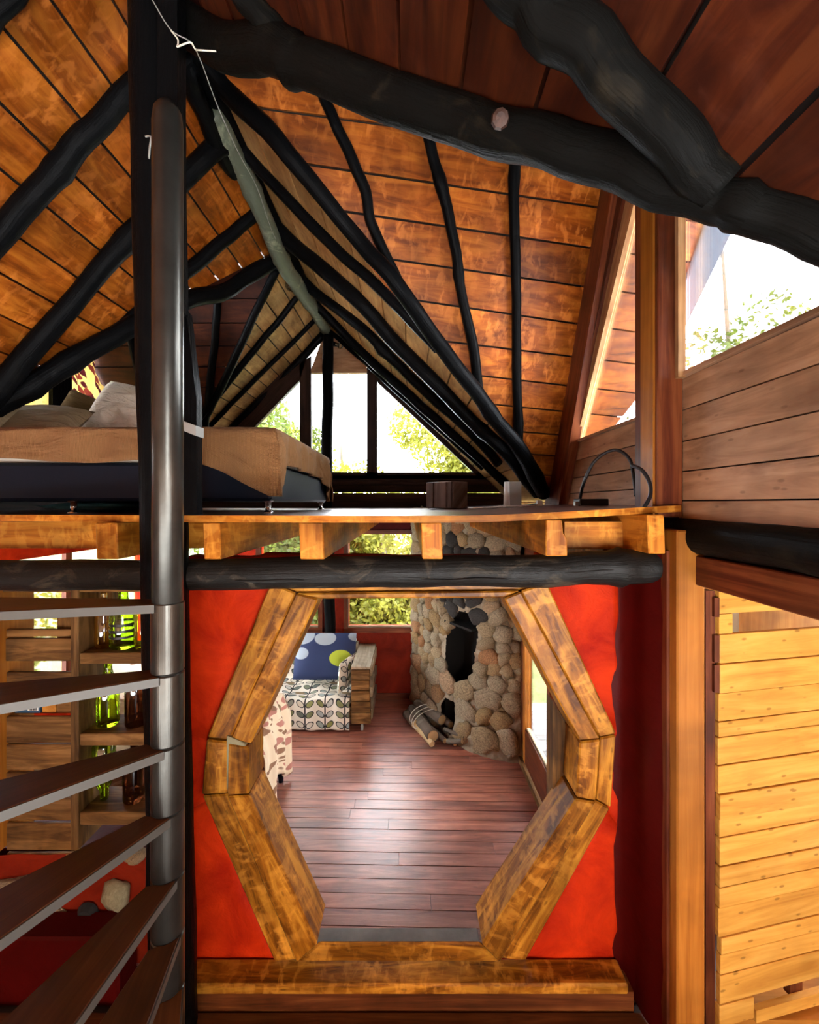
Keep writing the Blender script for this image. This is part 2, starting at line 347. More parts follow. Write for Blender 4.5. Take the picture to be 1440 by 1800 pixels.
# ------------------------------------------------------------------ mesh builder
class MB:
    def __init__(s): s.v = []; s.f = []; s.uv = []
    def face(s, pts, uvs):
        i = len(s.v); s.v += [Vector(p) for p in pts]; s.f.append(list(range(i, i + len(pts)))); s.uv.append(uvs)
    def box(s, a, b): return s.obox((Vector(a) + Vector(b)) / 2, V3(1, 0, 0), V3(0, 1, 0), V3(0, 0, 1), [abs(b[i] - a[i]) / 2 for i in range(3)])
    def obox(s, c, X, Y, Z, h):
        """box about c, axes X Y Z, half sizes h; UV runs along its longest edge"""
        i = len(s.v); A = (X, Y, Z)
        L = max(range(3), key=lambda k: h[k]); o = [k for k in range(3) if k != L]
        loc = []
        for sx in (-1, 1):
            for sy in (-1, 1):
                for sz in (-1, 1):
                    loc.append((sx * h[0], sy * h[1], sz * h[2]))
                    s.v.append(c + X * sx * h[0] + Y * sy * h[1] + Z * sz * h[2])
        for q in ((0, 1, 3, 2), (4, 6, 7, 5), (0, 4, 5, 1), (2, 3, 7, 6), (0, 2, 6, 4), (1, 5, 7, 3)):
            s.f.append([i + k for k in q])
            s.uv.append([(loc[k][L], loc[k][o[0]] + loc[k][o[1]] * 1.0) for k in q])
        return s
    def beam(s, a, b, w, h, up=V3(0, 0, 1)):
        """square bar from a to b, width w, height h"""
        Xd = (b - a); l = Xd.length; Xd = Xd / l
        Yd = up.cross(Xd).normalized(); Zd = Xd.cross(Yd)
        return s.obox((a + b) / 2, Xd, Yd, Zd, [l / 2, w / 2, h / 2])
    def prism(s, poly, ext, udir=None):
        """polygon extruded by the vector ext"""
        n = len(poly); i = len(s.v)
        nrm = ext.normalized()
        if udir is None:
            k = max(range(n), key=lambda j: (poly[(j + 1) % n] - poly[j]).length)
            udir = poly[(k + 1) % n] - poly[k]
        u = udir.normalized()
        endgrain = abs(u.dot(nrm)) > .9
        if endgrain:
            k = max(range(n), key=lambda j: (poly[(j + 1) % n] - poly[j]).length)
            u = (poly[(k + 1) % n] - poly[k]).normalized()
        w = nrm.cross(u)
        s.v += [p.copy() for p in poly] + [p + ext for p in poly]
        c = [(p.dot(u), p.dot(w)) for p in poly]
        area = sum(c[j][0] * c[(j + 1) % n][1] - c[(j + 1) % n][0] * c[j][1] for j in range(n))
        e = ext.length
        low = list(range(n)); top = list(range(n))
        if area > 0: low = low[::-1]
        else: top = top[::-1]
        s.f.append([i + k for k in low]); s.uv.append([c[k] for k in low])
        s.f.append([i + n + k for k in top]); s.uv.append([c[k] for k in top])
        for j in range(n):
            k = (j + 1) % n
            q = [i + j, i + k, i + n + k, i + n + j]; uvq = [(0, c[j][0] + c[j][1]), (0, c[k][0] + c[k][1]), (e, c[k][0] + c[k][1]), (e, c[j][0] + c[j][1])] if endgrain else [c[j], c[k], (c[k][0], c[k][1] + e), (c[j][0], c[j][1] + e)]
            if area < 0: q = q[::-1]; uvq = uvq[::-1]
            s.f.append(q); s.uv.append(uvq)
        return s
    def tube(s, pts, radii, sides=10, caps=True, wob=0.0, seed=0.0, squash=None):
        n = len(pts); i0 = len(s.v)
        if not isinstance(radii, (list, tuple)): radii = [radii] * n
        T = [(pts[min(j + 1, n - 1)] - pts[max(j - 1, 0)]).normalized() for j in range(n)]
        ref = V3(0, 0, 1) if abs(T[0].z) < 0.9 else V3(1, 0, 0)
        N = (ref - T[0] * ref.dot(T[0])).normalized(); ln = 0.0
        lens = []
        for j in range(n):
            if j: ln += (pts[j] - pts[j - 1]).length
            lens.append(ln)
            N = (N - T[j] * N.dot(T[j])).normalized(); B = T[j].cross(N)
            for k in range(sides):
                a = 2 * math.pi * k / sides
                r = radii[j]
                if wob: r *= 1 + wob * mnoise.noise(V3(math.cos(a) * 0.7 + seed, math.sin(a) * 0.7, lens[-1] * 4.0 / max(0.25, 1)))
                s.v.append(pts[j] + (N * math.cos(a) + B * math.sin(a)) * r)
        for j in range(n - 1):
            for k in range(sides):
                k2 = (k + 1) % sides
                s.f.append([i0 + j * sides + k, i0 + j * sides + k2, i0 + (j + 1) * sides + k2, i0 + (j + 1) * sides + k])
                c = 2 * math.pi * radii[j]
                s.uv.append([(lens[j], c * k / sides), (lens[j], c * (k + 1) / sides), (lens[j + 1], c * (k + 1) / sides), (lens[j + 1], c * k / sides)])
        if caps:
            a = [i0 + k for k in range(sides)][::-1]; b = [i0 + (n - 1) * sides + k for k in range(sides)]
            for q in (a, b):
                s.f.append(q); s.uv.append([(0.02 * math.cos(k), 0.02 * math.sin(k)) for k in range(sides)])
        return s
    def lathe(s, prof, c, sides=16, ax=V3(0, 0, 1)):
        pts = [c + ax * z for r, z in prof]
        n = len(pts); i0 = len(s.v)
        ref = V3(1, 0, 0) if abs(ax.x) < 0.9 else V3(0, 1, 0)
        N = (ref - ax * ref.dot(ax)).normalized(); B = ax.cross(N)
        for j in range(n):
            for k in range(sides):
                a = 2 * math.pi * k / sides
                s.v.append(pts[j] + (N * math.cos(a) + B * math.sin(a)) * prof[j][0])
        for j in range(n - 1):
            for k in range(sides):
                k2 = (k + 1) % sides
                s.f.append([i0 + j * sides + k, i0 + j * sides + k2, i0 + (j + 1) * sides + k2, i0 + (j + 1) * sides + k])
                s.uv.append([(k / sides, prof[j][1]), ((k + 1) / sides, prof[j][1]), ((k + 1) / sides, prof[j + 1][1]), (k / sides, prof[j + 1][1])])
        return s
    def grid(s, fn, nu, nv, us=1.0, vs=1.0):
        i0 = len(s.v)
        for a in range(nu + 1):
            for b in range(nv + 1): s.v.append(Vector(fn(a / nu, b / nv)))
        for a in range(nu):
            for b in range(nv):
                q = [i0 + a * (nv + 1) + b, i0 + (a + 1) * (nv + 1) + b, i0 + (a + 1) * (nv + 1) + b + 1, i0 + a * (nv + 1) + b + 1]
                s.f.append(q)
                s.uv.append([(a / nu * us, b / nv * vs), ((a + 1) / nu * us, b / nv * vs), ((a + 1) / nu * us, (b + 1) / nv * vs), (a / nu * us, (b + 1) / nv * vs)])
        return s
    def build(s, name, mat, parent=None, smooth=False, bevel=0.0, solid=0.0, kind=None):
        me = bpy.data.meshes.new(name)
        org = V3(0, 0, 0)
        if parent is None:
            lo = [min(v[k] for v in s.v) for k in range(3)]; hi = [max(v[k] for v in s.v) for k in range(3)]
            org = V3((lo[0] + hi[0]) / 2, (lo[1] + hi[1]) / 2, lo[2])
        me.from_pydata([tuple(v - org) for v in s.v], [], s.f)
        ul = me.uv_layers.new(name='UVMap')
        flat = [x for f in s.uv for p in f for x in p]
        ul.data.foreach_set('uv', flat)
        me.materials.append(MT[mat] if isinstance(mat, str) else mat)
        if smooth: me.polygons.foreach_set('use_smooth', [True] * len(me.polygons))
        me.update()
        o = bpy.data.objects.new(name, me); C.objects.link(o)
        o.location = org
        if parent is not None: adopt(o, parent)
        if bevel:
            b = o.modifiers.new('bevel', 'BEVEL'); b.width = bevel; b.segments = 1; b.limit_method = 'ANGLE'
        if solid:
            b = o.modifiers.new('solid', 'SOLIDIFY'); b.thickness = solid; b.offset = 0
        if kind: o['kind'] = kind
        return o
ROOT = {}
def adopt(o, parent):
    o.parent = parent
    if parent.parent is None: o.matrix_parent_inverse = Matrix.Translation(-Vector(parent.location))
def tag(o, label=None, cat=None, group=None, kind=None):
    if label: o['label'] = label
    if cat: o['category'] = cat
    if group: o['group'] = group
    if kind: o['kind'] = kind
    return o
def thing(name, label, cat, loc=(0, 0, 0), group=None, kind=None):
    o = bpy.data.objects.new(name, None); o.empty_display_size = 0.1
    C.objects.link(o); o.location = loc
    return tag(o, label, cat, group, kind)
def copy_tree(o, parent=None):
    c = o.copy(); C.objects.link(c)
    if parent is not None: c.parent = parent
    for ch in list(o.children): copy_tree(ch, c)
    return c

# smooth path through control points
def spline(pts, n):
    out = []; m = len(pts)
    for i in range(n):
        t = i / (n - 1) * (m - 1); k = min(int(t), m - 2); f = t - k
        p0 = pts[max(k - 1, 0)]; p1 = pts[k]; p2 = pts[k + 1]; p3 = pts[min(k + 2, m - 1)]
        out.append(0.5 * ((2 * p1) + (p2 - p0) * f + (2 * p0 - 5 * p1 + 4 * p2 - p3) * f * f + (3 * p1 - p0 - 3 * p2 + p3) * f ** 3))
    return out

# clip a polygon (list of 2D tuples) by the half plane a*x+b*y+c >= 0
def clip(poly, a, b, c):
    out = []
    for i in range(len(poly)):
        p, q = poly[i], poly[(i + 1) % len(poly)]
        dp = a * p[0] + b * p[1] + c; dq = a * q[0] + b * q[1] + c
        if dp >= 0: out.append(p)
        if (dp >= 0) != (dq >= 0):
            t = dp / (dp - dq); out.append((p[0] + (q[0] - p[0]) * t, p[1] + (q[1] - p[1]) * t))
    return out

def board_plane(parent, plane, udir, region, cuts, mat, gap=0.012, thick=0.022, name='plank', proud=0.004, vary=None):
    """cover the convex region of a plane with boards; cuts = lines (two 3D points each) between neighbouring boards, in order"""
    n = plane.n; u = (udir - n * udir.dot(n)).normalized(); v = n.cross(u)
    o = plane.o
    to2 = lambda p: ((p - o).dot(u), (p - o).dot(v))
    to3 = lambda q, off: o + u * q[0] + v * q[1] + n * off
    reg = [to2(p) for p in region]
    L = []
    for a, b in cuts:
        a2, b2 = to2(a), to2(b)
        nx, ny = -(b2[1] - a2[1]), (b2[0] - a2[0]); k = math.hypot(nx, ny); nx /= k; ny /= k
        if ny < 0: nx, ny = -nx, -ny
        L.append((nx, ny, -(nx * a2[0] + ny * a2[1])))
    flip = L[-1][2] > L[0][2] if len(L) > 1 else False
    if flip: L = L[::-1]
    L = [None] + L + [None]
    done = []
    for lo, hi in zip(L[:-1], L[1:]):
        poly = reg
        if lo: poly = clip(poly, lo[0], lo[1], lo[2] - gap / 2)
        if hi and len(poly) > 2: poly = clip(poly, -hi[0], -hi[1], -hi[2] - gap / 2)
        if len(poly) < 3: continue
        ar = abs(sum(poly[j][0] * poly[(j + 1) % len(poly)][1] - poly[(j + 1) % len(poly)][0] * poly[j][1] for j in range(len(poly)))) / 2
        if ar < 0.002: continue
        off = R(0, proud)
        m = MB().prism([to3(q, off) for q in poly], n * -thick, u)
        done.append(m.build(name, mat if vary is None else vary(len(done)), parent))
    return done

# ================================================================== ROOF
RX, RZ = -0.967, 2.067                           # main ridge: runs straight away from the camera
SL, SR = 1.0, 0.95                               # slopes of its two sides
zl = lambda x: RZ + SL * (x - RX)
zr = lambda x: RZ - SR * (x - RX)
Lp = lambda x, y: W(x, y, zl(x))
Mp = lambda x, y: W(x, y, zr(x))
PL = Plane(Lp(-1, 0), Lp(-2, 0), Lp(-2, 3))
PM = Plane(Mp(-.9, 0), Mp(1, 0), Mp(1, 3))
N1 = W(RX, 1.9, RZ); N2 = W(RX, 3.4, RZ)         # where the two side gables meet the ridge
VA = W(1.2, 3.53, .008); GB = W(1.2, 2.535, 1.876); V1 = W(1.2, .394, .008)
P2 = Plane(N1, VA, GB)
P3 = Plane(N2, W(-2, 3.4, RZ), W(-2, 4.4, RZ - 1.17))
YA = V3(0, 1, 0)

def under(name, plane, region, parent, off=-0.045):
    MB().prism([p + plane.n * off for p in region], plane.n * -0.02).build('roof_light_block', 'sheet', parent)  # dark sheet added behind the boards to block sky light in the gaps

def roof(name, label, plane, regions, u, cuts, mat, deck=True):
    t = thing(name, label, 'ceiling', (0, 0, 0), None, 'structure')
    for reg in regions:
        board_plane(t, plane, u, reg, cuts, mat)
        if deck: under('light_block', plane, reg, t)
    return t
xcL = [-1.126 - .136 * k + .136 for k in range(0, 17)]
cutsL = [(Lp(x, 0), Lp(x, 5)) for x in xcL]
roof('ceiling', 'stained plank roof slope over the spiral stair and the bed', PL,
     [[Lp(RX, -2.7), Lp(RX, 3.4), Lp(-3.02, 2.086), Lp(-3.02, -2.7)]], YA, cutsL, 'roof')
roof('ceiling', 'plank roof slope beside the gable window, window light painted into its pale colour', PL,
     [[Lp(RX, 3.4), Lp(RX, 5.15), Lp(-3.0, 5.15)]], YA, cutsL, 'roof_window_lit')
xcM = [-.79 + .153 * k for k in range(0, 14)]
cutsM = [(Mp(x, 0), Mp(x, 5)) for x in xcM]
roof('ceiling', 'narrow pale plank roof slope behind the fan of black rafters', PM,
     [[Mp(RX, 1.9), Mp(RX, 5.15), Mp(1.3, 5.15), Mp(1.3, 3.605)]], YA, cutsM, 'roof_window_lit')
roof('ceiling', 'plank roof slope overhead with painted shade, above the thick hip log', PM,
     [[Mp(RX, -2.7), Mp(RX, 1.9), Mp(1.2, .394), Mp(1.2, -2.7)]], YA, cutsM, 'roof_red_shade')
# far slope of the side gable above the plank wall: joints read from the photograph, laid on the real plane
j560 = [116, 204, 292, 365, 438, 503, 573, 628, 680, 728, 770, 808, 842]
j1000 = [165, 263, 357, 430, 500, 567, 626, 678, 724, 766, 803, 838, 866]
cuts2 = [(P2.hit(560, a), P2.hit(1000, b)) for a, b in zip(j560, j1000)]
hr = (P2.hit(1000, 500) - P2.hit(560, 438)).normalized()
def on2(x, z):                                    # point of P2 with given x and z
    n = P2.n; o = P2.o
    y = o.y - (n.x * (x - o.x) + n.z * (EYE + z - o.z)) / n.y
    return V3(x, y, EYE + z)
roof('ceiling', 'bright orange plank roof slope with three thin bent rafters', P2,
     [[N1, VA, P2.hit(1180, 623), P2.hit(1196, 590), P2.hit(1296, 384), on2(2.2, RZ)]], hr, cuts2, 'roof')
ys3 = [3.4 + .1315 * k for k in range(0, 16)]
cuts3 = [(W(-1, y, RZ - 1.17 * (y - 3.4)), W(-3, y, RZ - 1.17 * (y - 3.4))) for y in ys3[1:]]
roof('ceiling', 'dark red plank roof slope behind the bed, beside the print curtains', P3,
     [[N2, W(-3.0, 5.15, RZ - 1.17 * 1.75), W(-3.3, 5.15, RZ - 1.17 * 1.75), W(-3.3, 3.4, RZ)]], V3(1, 0, 0), cuts3, 'roof_red_shade')
# hidden front slopes of both side gables
t = thing('ceiling', 'front slope of the side gable above the plank wall', 'ceiling', (0, 0, 0), None, 'structure')
P4 = Plane(N1, on2(1.98, RZ), V1)
e4 = V1 + (on2(1.98, RZ) - N1) * .25
MB().prism([N1, on2(1.98, RZ), e4, V1], P4.n * -.04).build('roof_sheet', 'roof_red_shade', t)
t = thing('ceiling', 'front slope of the side gable above the bed head', 'ceiling', (0, 0, 0), None, 'structure')
P5 = Plane(N2, W(-3.3, 3.4, RZ), W(-3.02, 2.086, zl(-3.02)))
MB().prism([N2, W(-3.3, 3.4, RZ), W(-3.3, 2.086, zl(-3.02)), W(-3.02, 2.086, zl(-3.02))], P5.n * -.04).build('roof_sheet', 'roof_red_shade', t)
# wide barge board at the outer edge of the bright slope; flare haze put into its blue grey
bgt = tag(thing('trim_1', 'haze blue barge board of the roof overhang outside the window', 'trim'), kind='structure')
MB().prism([P2.hit(1180, 560, .02), P2.hit(1180, 626, .02), P2.hit(1296, 388, .02), P2.hit(1240, 388, .02)], P2.n * -.12).build('barge', 'charcoal', bgt)

# unseen walls added behind the photographer to cut sky light; opening sized for it
hb = thing('wall_front', 'unseen front wall added behind the photographer, its opening sized for the light', 'wall', (0, 0, 0), None, 'structure')
for a, b in ((W(-3.2, -2.7, -.35), W(3.2, -2.6, 2.2)), (W(-3.2, -2.7, -2.4), W(.45, -2.6, -.35)), (W(1.9, -2.7, -2.4), W(3.2, -2.6, -.35)), (W(.45, -2.7, -2.4), W(1.9, -2.6, -1.75))):
    MB().box(a, b).build('panel', 'wallboard', hb)
hs = thing('wall_entry', 'unseen side walls of the entry, added to cut sky light', 'wall', (0, 0, 0), None, 'structure')
for a, b in ((W(-3.2, -2.6, -2.4), W(-3.1, 1.6, .1)), (W(3.1, -2.6, -2.4), W(3.2, 2.25, -.1)), (W(1.24, -2.6, -.2), W(3.2, 2.6, -.15)), (W(1.2, -2.6, -.22), W(1.24, .33, .1))):
    MB().box(a, b).build('panel', 'wallboard', hs)

# ------------------------------------------------------------------ black round logs
def log3(label, pts, radii, mat='log', n=26, sides=12, name='rafter', group=None, wob=.09, bend=.010, cat='beam', knots=0):
    sp = spline(pts, n)
    sd = R(0, 50)
    rr = []
    for i in range(n):
        t = i / (n - 1) * (len(radii) - 1); k = min(int(t), len(radii) - 2) if len(radii) > 1 else 0
        rr.append(radii[k] if len(radii) == 1 else radii[k] + (radii[k + 1] - radii[k]) * (t - k))
    d = (sp[-1] - sp[0]).normalized()
    for i in range(n):
        q = V3(mnoise.noise(V3(i * .33, sd, 0)), mnoise.noise(V3(i * .33, sd, 7)), mnoise.noise(V3(i * .33, sd, 13)))
        sp[i] = sp[i] + (q - d * q.dot(d)) * bend
    for k in range(knots):
        i = random.randint(2, n - 3); rr[i] *= 1.16
    o = MB().tube(sp, rr, sides, True, wob, sd).build(name, mat, None, True)
    return tag(o, label, cat, group)

def logp(label, plane, px, half, mat='log', lift=.9, y0=None, **kw):
    """a log lying against the inside of a roof plane; half = half thickness in the photograph"""
    pts, rad = [], []
    hs = half if isinstance(half, (list, tuple)) else [half] * len(px)
    for (x, y), h in zip(px, hs):
        h *= .82
        q = plane.hit(x, y); r = h * q.y / F
        q = plane.hit(x, y, r * lift); pts.append(q); rad.append(h * q.y / F)
    return log3(label, pts, rad, mat, **kw)

RG = 'black rafters of the roof'
# main ridge log
log3('greenish weathered ridge log running away to the gable window', [W(-1.0, 2.15, 1.985), W(-.985, 2.5, 1.955), W(-.975, 3.06, 1.885), W(-.985, 3.585, 1.89), W(-.96, 4.3, 1.94), W(-.967, 4.97, 2.0)], [.05, .056, .06, .066, .06, .055], 'log_green', n=40, name='ridge_log', bend=.012, knots=4)
log3('round ridge beam hidden above the weathered log', [W(RX, -2.5, 2.03), W(RX, 0, 2.02), W(RX, 2.5, 2.03), W(RX, 5.1, 2.03)], [.05, .05], 'log', name='ridge_beam')
logp('smooth black pole tucked beneath the ridge log by the steel pole', PL, [(316, 95), (345, 170), (392, 275), (412, 305)], [22, 20, 17, 14], 'log', name='ridge_pole')
# left slope
logp('thick black rafter on the stained slope, first from the steel pole top', PL, [(330, 55), (235, 150), (150, 243), (70, 332), (0, 412), (-60, 480)], [20, 22, 24, 24, 24, 26], name='rafter', knots=2)
logp('black rafter on the stained slope ending high above the pillows', PL, [(395, 255), (335, 300), (240, 405), (150, 505), (60, 612), (-10, 690), (-50, 740)], [19, 20, 20, 20, 22, 24, 26], knots=2)
logp('thin black rafter meeting the ridge beside its greenish knot', PL, [(452, 372), (400, 418), (325, 478), (262, 532), (200, 590)], [12, 13, 14, 13, 12])
logp('short piece of black rafter in the upper corner beyond the stair', PL, [(70, -60), (20, -8), (-60, 85)], [20, 20, 20])
log3('long wavy black valley log above the bed, pale along its lower edge', [PL.hit(492, 452, .05), PL.hit(400, 508, .05), PL.hit(330, 530, .05), PL.hit(240, 566, .06), PL.hit(130, 632, .06), PL.hit(30, 692, .06), PL.hit(-80, 760, .06)], [.05, .055, .06, .06, .062, .065, .065], name='valley_log', bend=.02, knots=3)
# pale slope beside the gable window
logp('black valley log edging the pale slope, slanting down to the bed', PL, [(486, 474), (440, 570), (388, 683), (352, 748), (300, 850)], [8, 8, 8, 8, 8], name='valley_log')
logp('black rafter across the pale slope, between valley log and window', PL, [(525, 520), (472, 585), (420, 649), (340, 748), (290, 812)], [6, 7, 7, 7, 7])
logp('black rafter on the pale slope, one step nearer the window', PL, [(554, 562), (420, 696), (370, 748), (310, 812)], [5, 5, 5, 5])
logp('black gable rafter leaning on the window wall above the bed foot', PL, [(568, 588), (500, 662), (420, 741), (350, 815)], [8, 8, 8, 8])
# dark red slope
logp('thin black rafter on the dark red slope beside the valley log', P3, [(384, 505), (378, 600), (366, 705), (358, 780)], [8, 8, 8, 8])
logp('black rafter on the dark red slope hidden partly by the steel pole', P3, [(222, 560), (238, 625), (255, 700), (270, 780)], [9, 9, 9, 9])
# fan of rafters between ridge and corner
logp('thick black valley log curving from the ridge to the floor corner', PM, [(338, 75), (400, 160), (480, 237), (560, 335), (626, 420), (692, 492), (758, 587), (809, 653), (867, 731), (914, 790), (957, 868)], [21, 21, 20, 18, 17, 17, 17, 17, 16, 16, 15], name='valley_log', lift=.3, n=44, bend=.012, knots=2)
logp('black rafter of the fan that dives behind the curved valley log', PM, [(420, 255), (480, 322), (572, 420), (653, 494), (716, 556), (770, 615)], [11, 12, 12, 12, 11, 10], n=30)
logp('thick black rafter in the middle of the fan', PM, [(440, 325), (475, 385), (513, 428), (614, 513), (692, 599), (762, 669), (828, 739), (887, 793), (945, 868)], [13, 15, 16, 16, 15, 15, 14, 14, 12], n=40, knots=2)
logp('black rafter of the fan ending in a blunt cut above the floor', PM, [(512, 466), (548, 509), (638, 579), (700, 642), (770, 708), (832, 762), (877, 815)], [10, 11, 11, 11, 11, 11, 10], n=34, knots=2)
logp('black gable rafter running down to the floor by the trunk box', PM, [(556, 536), (572, 553), (638, 622), (708, 684), (782, 751), (895, 855)], [9, 9, 10, 10, 10, 9], n=34)
logp('thin black pole along the sloping window edge', PM, [(580, 582), (645, 640), (740, 725), (850, 824)], [5, 6, 6, 6])
# orange slope
logp('thin bent rafter on the orange slope, nearest the valley log', P2, [(556, 140), (572, 175), (604, 248), (640, 335), (660, 410), (700, 490)], [11, 12, 12, 12, 11, 9], n=24)
logp('crooked middle rafter on the orange slope', P2, [(742, 205), (762, 275), (780, 345), (800, 435), (812, 520), (834, 625), (843, 700)], [11, 12, 12, 11, 11, 11, 10], n=28, knots=3)
logp('straight rafter on the orange slope, closest to the plank wall', P2, [(905, 250), (903, 380), (908, 500), (909, 620), (911, 790)], [12, 11, 10, 10, 10], n=24, knots=2)
# hip log and heavy rafters overhead
hip = logp('massive dark hip log crossing overhead with a bare wood scar', PM, [(300, 30), (400, 85), (485, 68 + 22), (547, 118), (700, 172), (820, 215), (960, 252), (1107, 297), (1230, 345), (1310, 370), (1440, 410), (1580, 452)], [38, 42, 46, 44, 46, 46, 48, 48, 44, 44, 46, 48], 'log_beam', lift=.8, name='hip_log', n=48, sides=18, bend=.012, wob=.12, knots=2)
q = PM.hit(880, 205, .13)
MB().lathe([(0, .003), (.010, .003), (.017, .001), (.02, -.012)], PM.hit(880, 207, .101), 9, V3(-.1, -.8, -.5).normalized()).build('knot', 'darkboard', hip, False)
logp('thick glossy rafter slanting down onto the hip log', PM, [(860, -90), (915, -30), (990, 45), (1100, 155), (1195, 255), (1262, 335)], [60, 60, 58, 56, 53, 46], 'log_beam', lift=.75, name='rafter', n=30, sides=18, wob=.10)
logp('dark rafter overhead that meets the hip log close to the stair', PM, [(395, -60), (435, 0), (480, 50), (540, 112)], [30, 28, 26, 22], 'log_beam')

# ================================================================== UPPER WALLS
# gable wall with its window, y = 5
gw = thing('wall_gable', 'dark board gable wall under the triangular window', 'wall', (0, 0, 0), None, 'structure')
YG = 5.0
zz = [-.06, .03, .125, .215, .333]
for a, b in zip(zz[:-1], zz[1:]):
    MB().box(W(-3.0, YG, a + .004), W(1.15, YG + .05, b - .004)).build('plank', 'darkboard', gw)
MB().box(W(-3.0, YG + .055, -.06), W(1.15, YG + .07, .11)).build('wall_light_block', 'sheet', gw)  # unseen sheets added to stop light leaking between planks, one slit left open
MB().box(W(-3.0, YG + .055, .14), W(1.15, YG + .07, .33)).build('wall_light_block', 'sheet', gw)
wf = thing('window_1', 'triangular gable window with three panes and dark mullions', 'window', (0, 0, 0), None, 'structure')
def gpoly(px): return [P(x, y, YG) for x, y in px]
MB().prism(gpoly([(527, 640), (547, 625), (547, 842), (527, 842)]), V3(0, .07, 0)).build('mullion', 'darkboard', wf)
MB().prism(gpoly([(645, 600), (663, 620), (663, 842), (645, 842)]), V3(0, .07, 0)).build('mullion', 'darkboard', wf)
MB().prism(gpoly([(545, 655), (648, 655), (612, 560), (575, 570)]), V3(0, .06, 0)).build('head_panel', 'wallboard', wf)
MB().prism(gpoly([(645, 610), (655, 580), (900, 836), (838, 836), (664, 672)]), V3(0, .06, 0)).build('sloping_rail', 'darkboard', wf)
MB().prism(gpoly([(545, 610), (530, 585), (300, 836), (365, 836), (527, 668)]), V3(0, .06, 0)).build('sloping_rail', 'darkboard', wf)
MB().prism(gpoly([(300, 830), (900, 830), (900, 842), (300, 842)]), V3(0, .08, 0)).build('sill', 'darkboard', wf)
for pl in ([(365, 836), (527, 668), (527, 836)], [(547, 655), (645, 655), (645, 836), (547, 836)], [(663, 672), (838, 836), (663, 836)]):
    MB().prism([p + V3(0, .03, 0) for p in gpoly(pl)], V3(0, .006, 0)).build('pane', 'glass', wf)
log3('round black post standing before the gable window', [W(-.945, 4.82, -.05), W(-.93, 4.83, .8), W(-.92, 4.84, 1.9)], [.066, .064, .062], name='gable_post', cat='post')

# plank wall of the loft, x = 1.2, with two windows under the side gable
XW = 1.2
rw = thing('wall_right', 'brown plank wall of the loft beneath the two side windows', 'wall', (0, 0, 0), None, 'structure')
zz = [-.075, .012, .14, .272, .41, .552]
for a, b in zip(zz[:-1], zz[1:]):
    MB().box(W(XW + R(0, .004), .32, a + .003), W(XW + .04, 1.9, b - .003)).build('plank', 'wallboard', rw)
zz = [-.04, .075, .185, .31, .437]
for a, b in zip(zz[:-1], zz[1:]):
    MB().box(W(XW + R(0, .004), 2.0, a + .003), W(XW + .04, 3.6, b - .003)).build('plank', 'wallboard', rw)
MB().box(W(XW + .045, .32, -.3), W(XW + .06, 1.9, .55)).build('wall_light_block', 'sheet', rw)  # unseen sheets added behind the planks against light leaks
MB().box(W(XW + .045, 1.88, -.3), W(XW + .06, 3.6, .43)).build('wall_light_block', 'sheet', rw)
w2 = thing('window_2', 'tall side window over the plank wall, showing bright sky', 'window', (0, 0, 0), None, 'structure')
MB().box(W(1.158, 1.838, .545), W(1.19, 1.862, 2.03)).build('frame', 'window_wood', w2)
MB().box(W(1.18, .32, .552), W(1.24, 1.9, .57)).build('sill', 'wallboard', w2)
MB().prism([W(1.22, 1.9, .56), W(1.22, .45, .56), W(1.22, .6, .45 + .2), W(1.22, 1.9, 2.0)], V3(.006, 0, 0)).build('pane', 'glass', w2)
w3 = thing('window_3', 'narrow triangular side window between post and orange slope', 'window', (0, 0, 0), None, 'structure')
def wpoly(px, x): return [onx(a, b, x) for a, b in px]
MB().prism(wpoly([(1047, 326), (1078, 326), (982, 890), (957, 890)], 1.13), V3(.07, 0, 0)).build('outer_rail', 'redpost', w3)
MB().prism(wpoly([(1076, 322), (1100, 322), (998, 805), (978, 890)], 1.165), V3(.05, 0, 0)).build('inner_rail', 'redpost', w3)
MB().prism(wpoly([(1096, 322), (1120, 335), (1012, 782), (994, 786)], 1.185), V3(.03, 0, 0)).build('frame', 'window_wood', w3)
MB().prism(wpoly([(1090, 330), (1124, 330), (1124, 742), (990, 792)], 1.21), V3(.006, 0, 0)).build('pane', 'glass', w3)
MB().box(W(1.185, 2.0, .437), W(1.24, 3.3, .452)).build('sill', 'wallboard', w3)
po = thing('corner_post', 'square red brown post between the two side windows', 'post', W(1.14, 1.9, -.05))
MB().box(W(1.085, 1.865, -.06), W(1.196, 1.99, 2.03)).build('post_core', 'redpost', po, bevel=.004)
MB().box(W(1.075, 1.885, -.06), W(1.086, 1.985, 2.03)).build('lit_side_face', 'tanpost', po)  # tan face puts the light on the post's side into colour
MB().box(W(1.09, 1.99, -.06), W(1.2, 2.06, 2.03)).build('window_stile', 'redpost', po)

# gable wall behind the bed head, x = -3.02
hw = thing('wall_left', 'board wall behind the bed head under the curtained window', 'wall', (0, 0, 0), None, 'structure')
zz = [-.06, .1, .26, .42, .56]
for a, b in zip(zz[:-1], zz[1:]):
    MB().box(W(-3.08, 2.1, a + .003), W(-3.03, 5.1, b - .003)).build('plank', 'darkboard', hw)
MB().box(W(-3.1, 2.1, -.1), W(-3.085, 5.1, .55)).build('wall_light_block', 'sheet', hw)  # unseen sheet added to keep outside light from the plank gaps
w4 = thing('window_4', 'curtained window with black mullion behind the pillows', 'window', (0, 0, 0), None, 'structure')
MB().box(W(-3.03, 3.53, .5), W(-2.95, 3.73, 1.95)).build('mullion', 'log', w4)
MB().prism([W(-3.06, 2.3, .55), W(-3.06, 4.7, .55), W(-3.06, 3.4, 2.0)], V3(-.006, 0, 0)).build('pane', 'glass', w4)
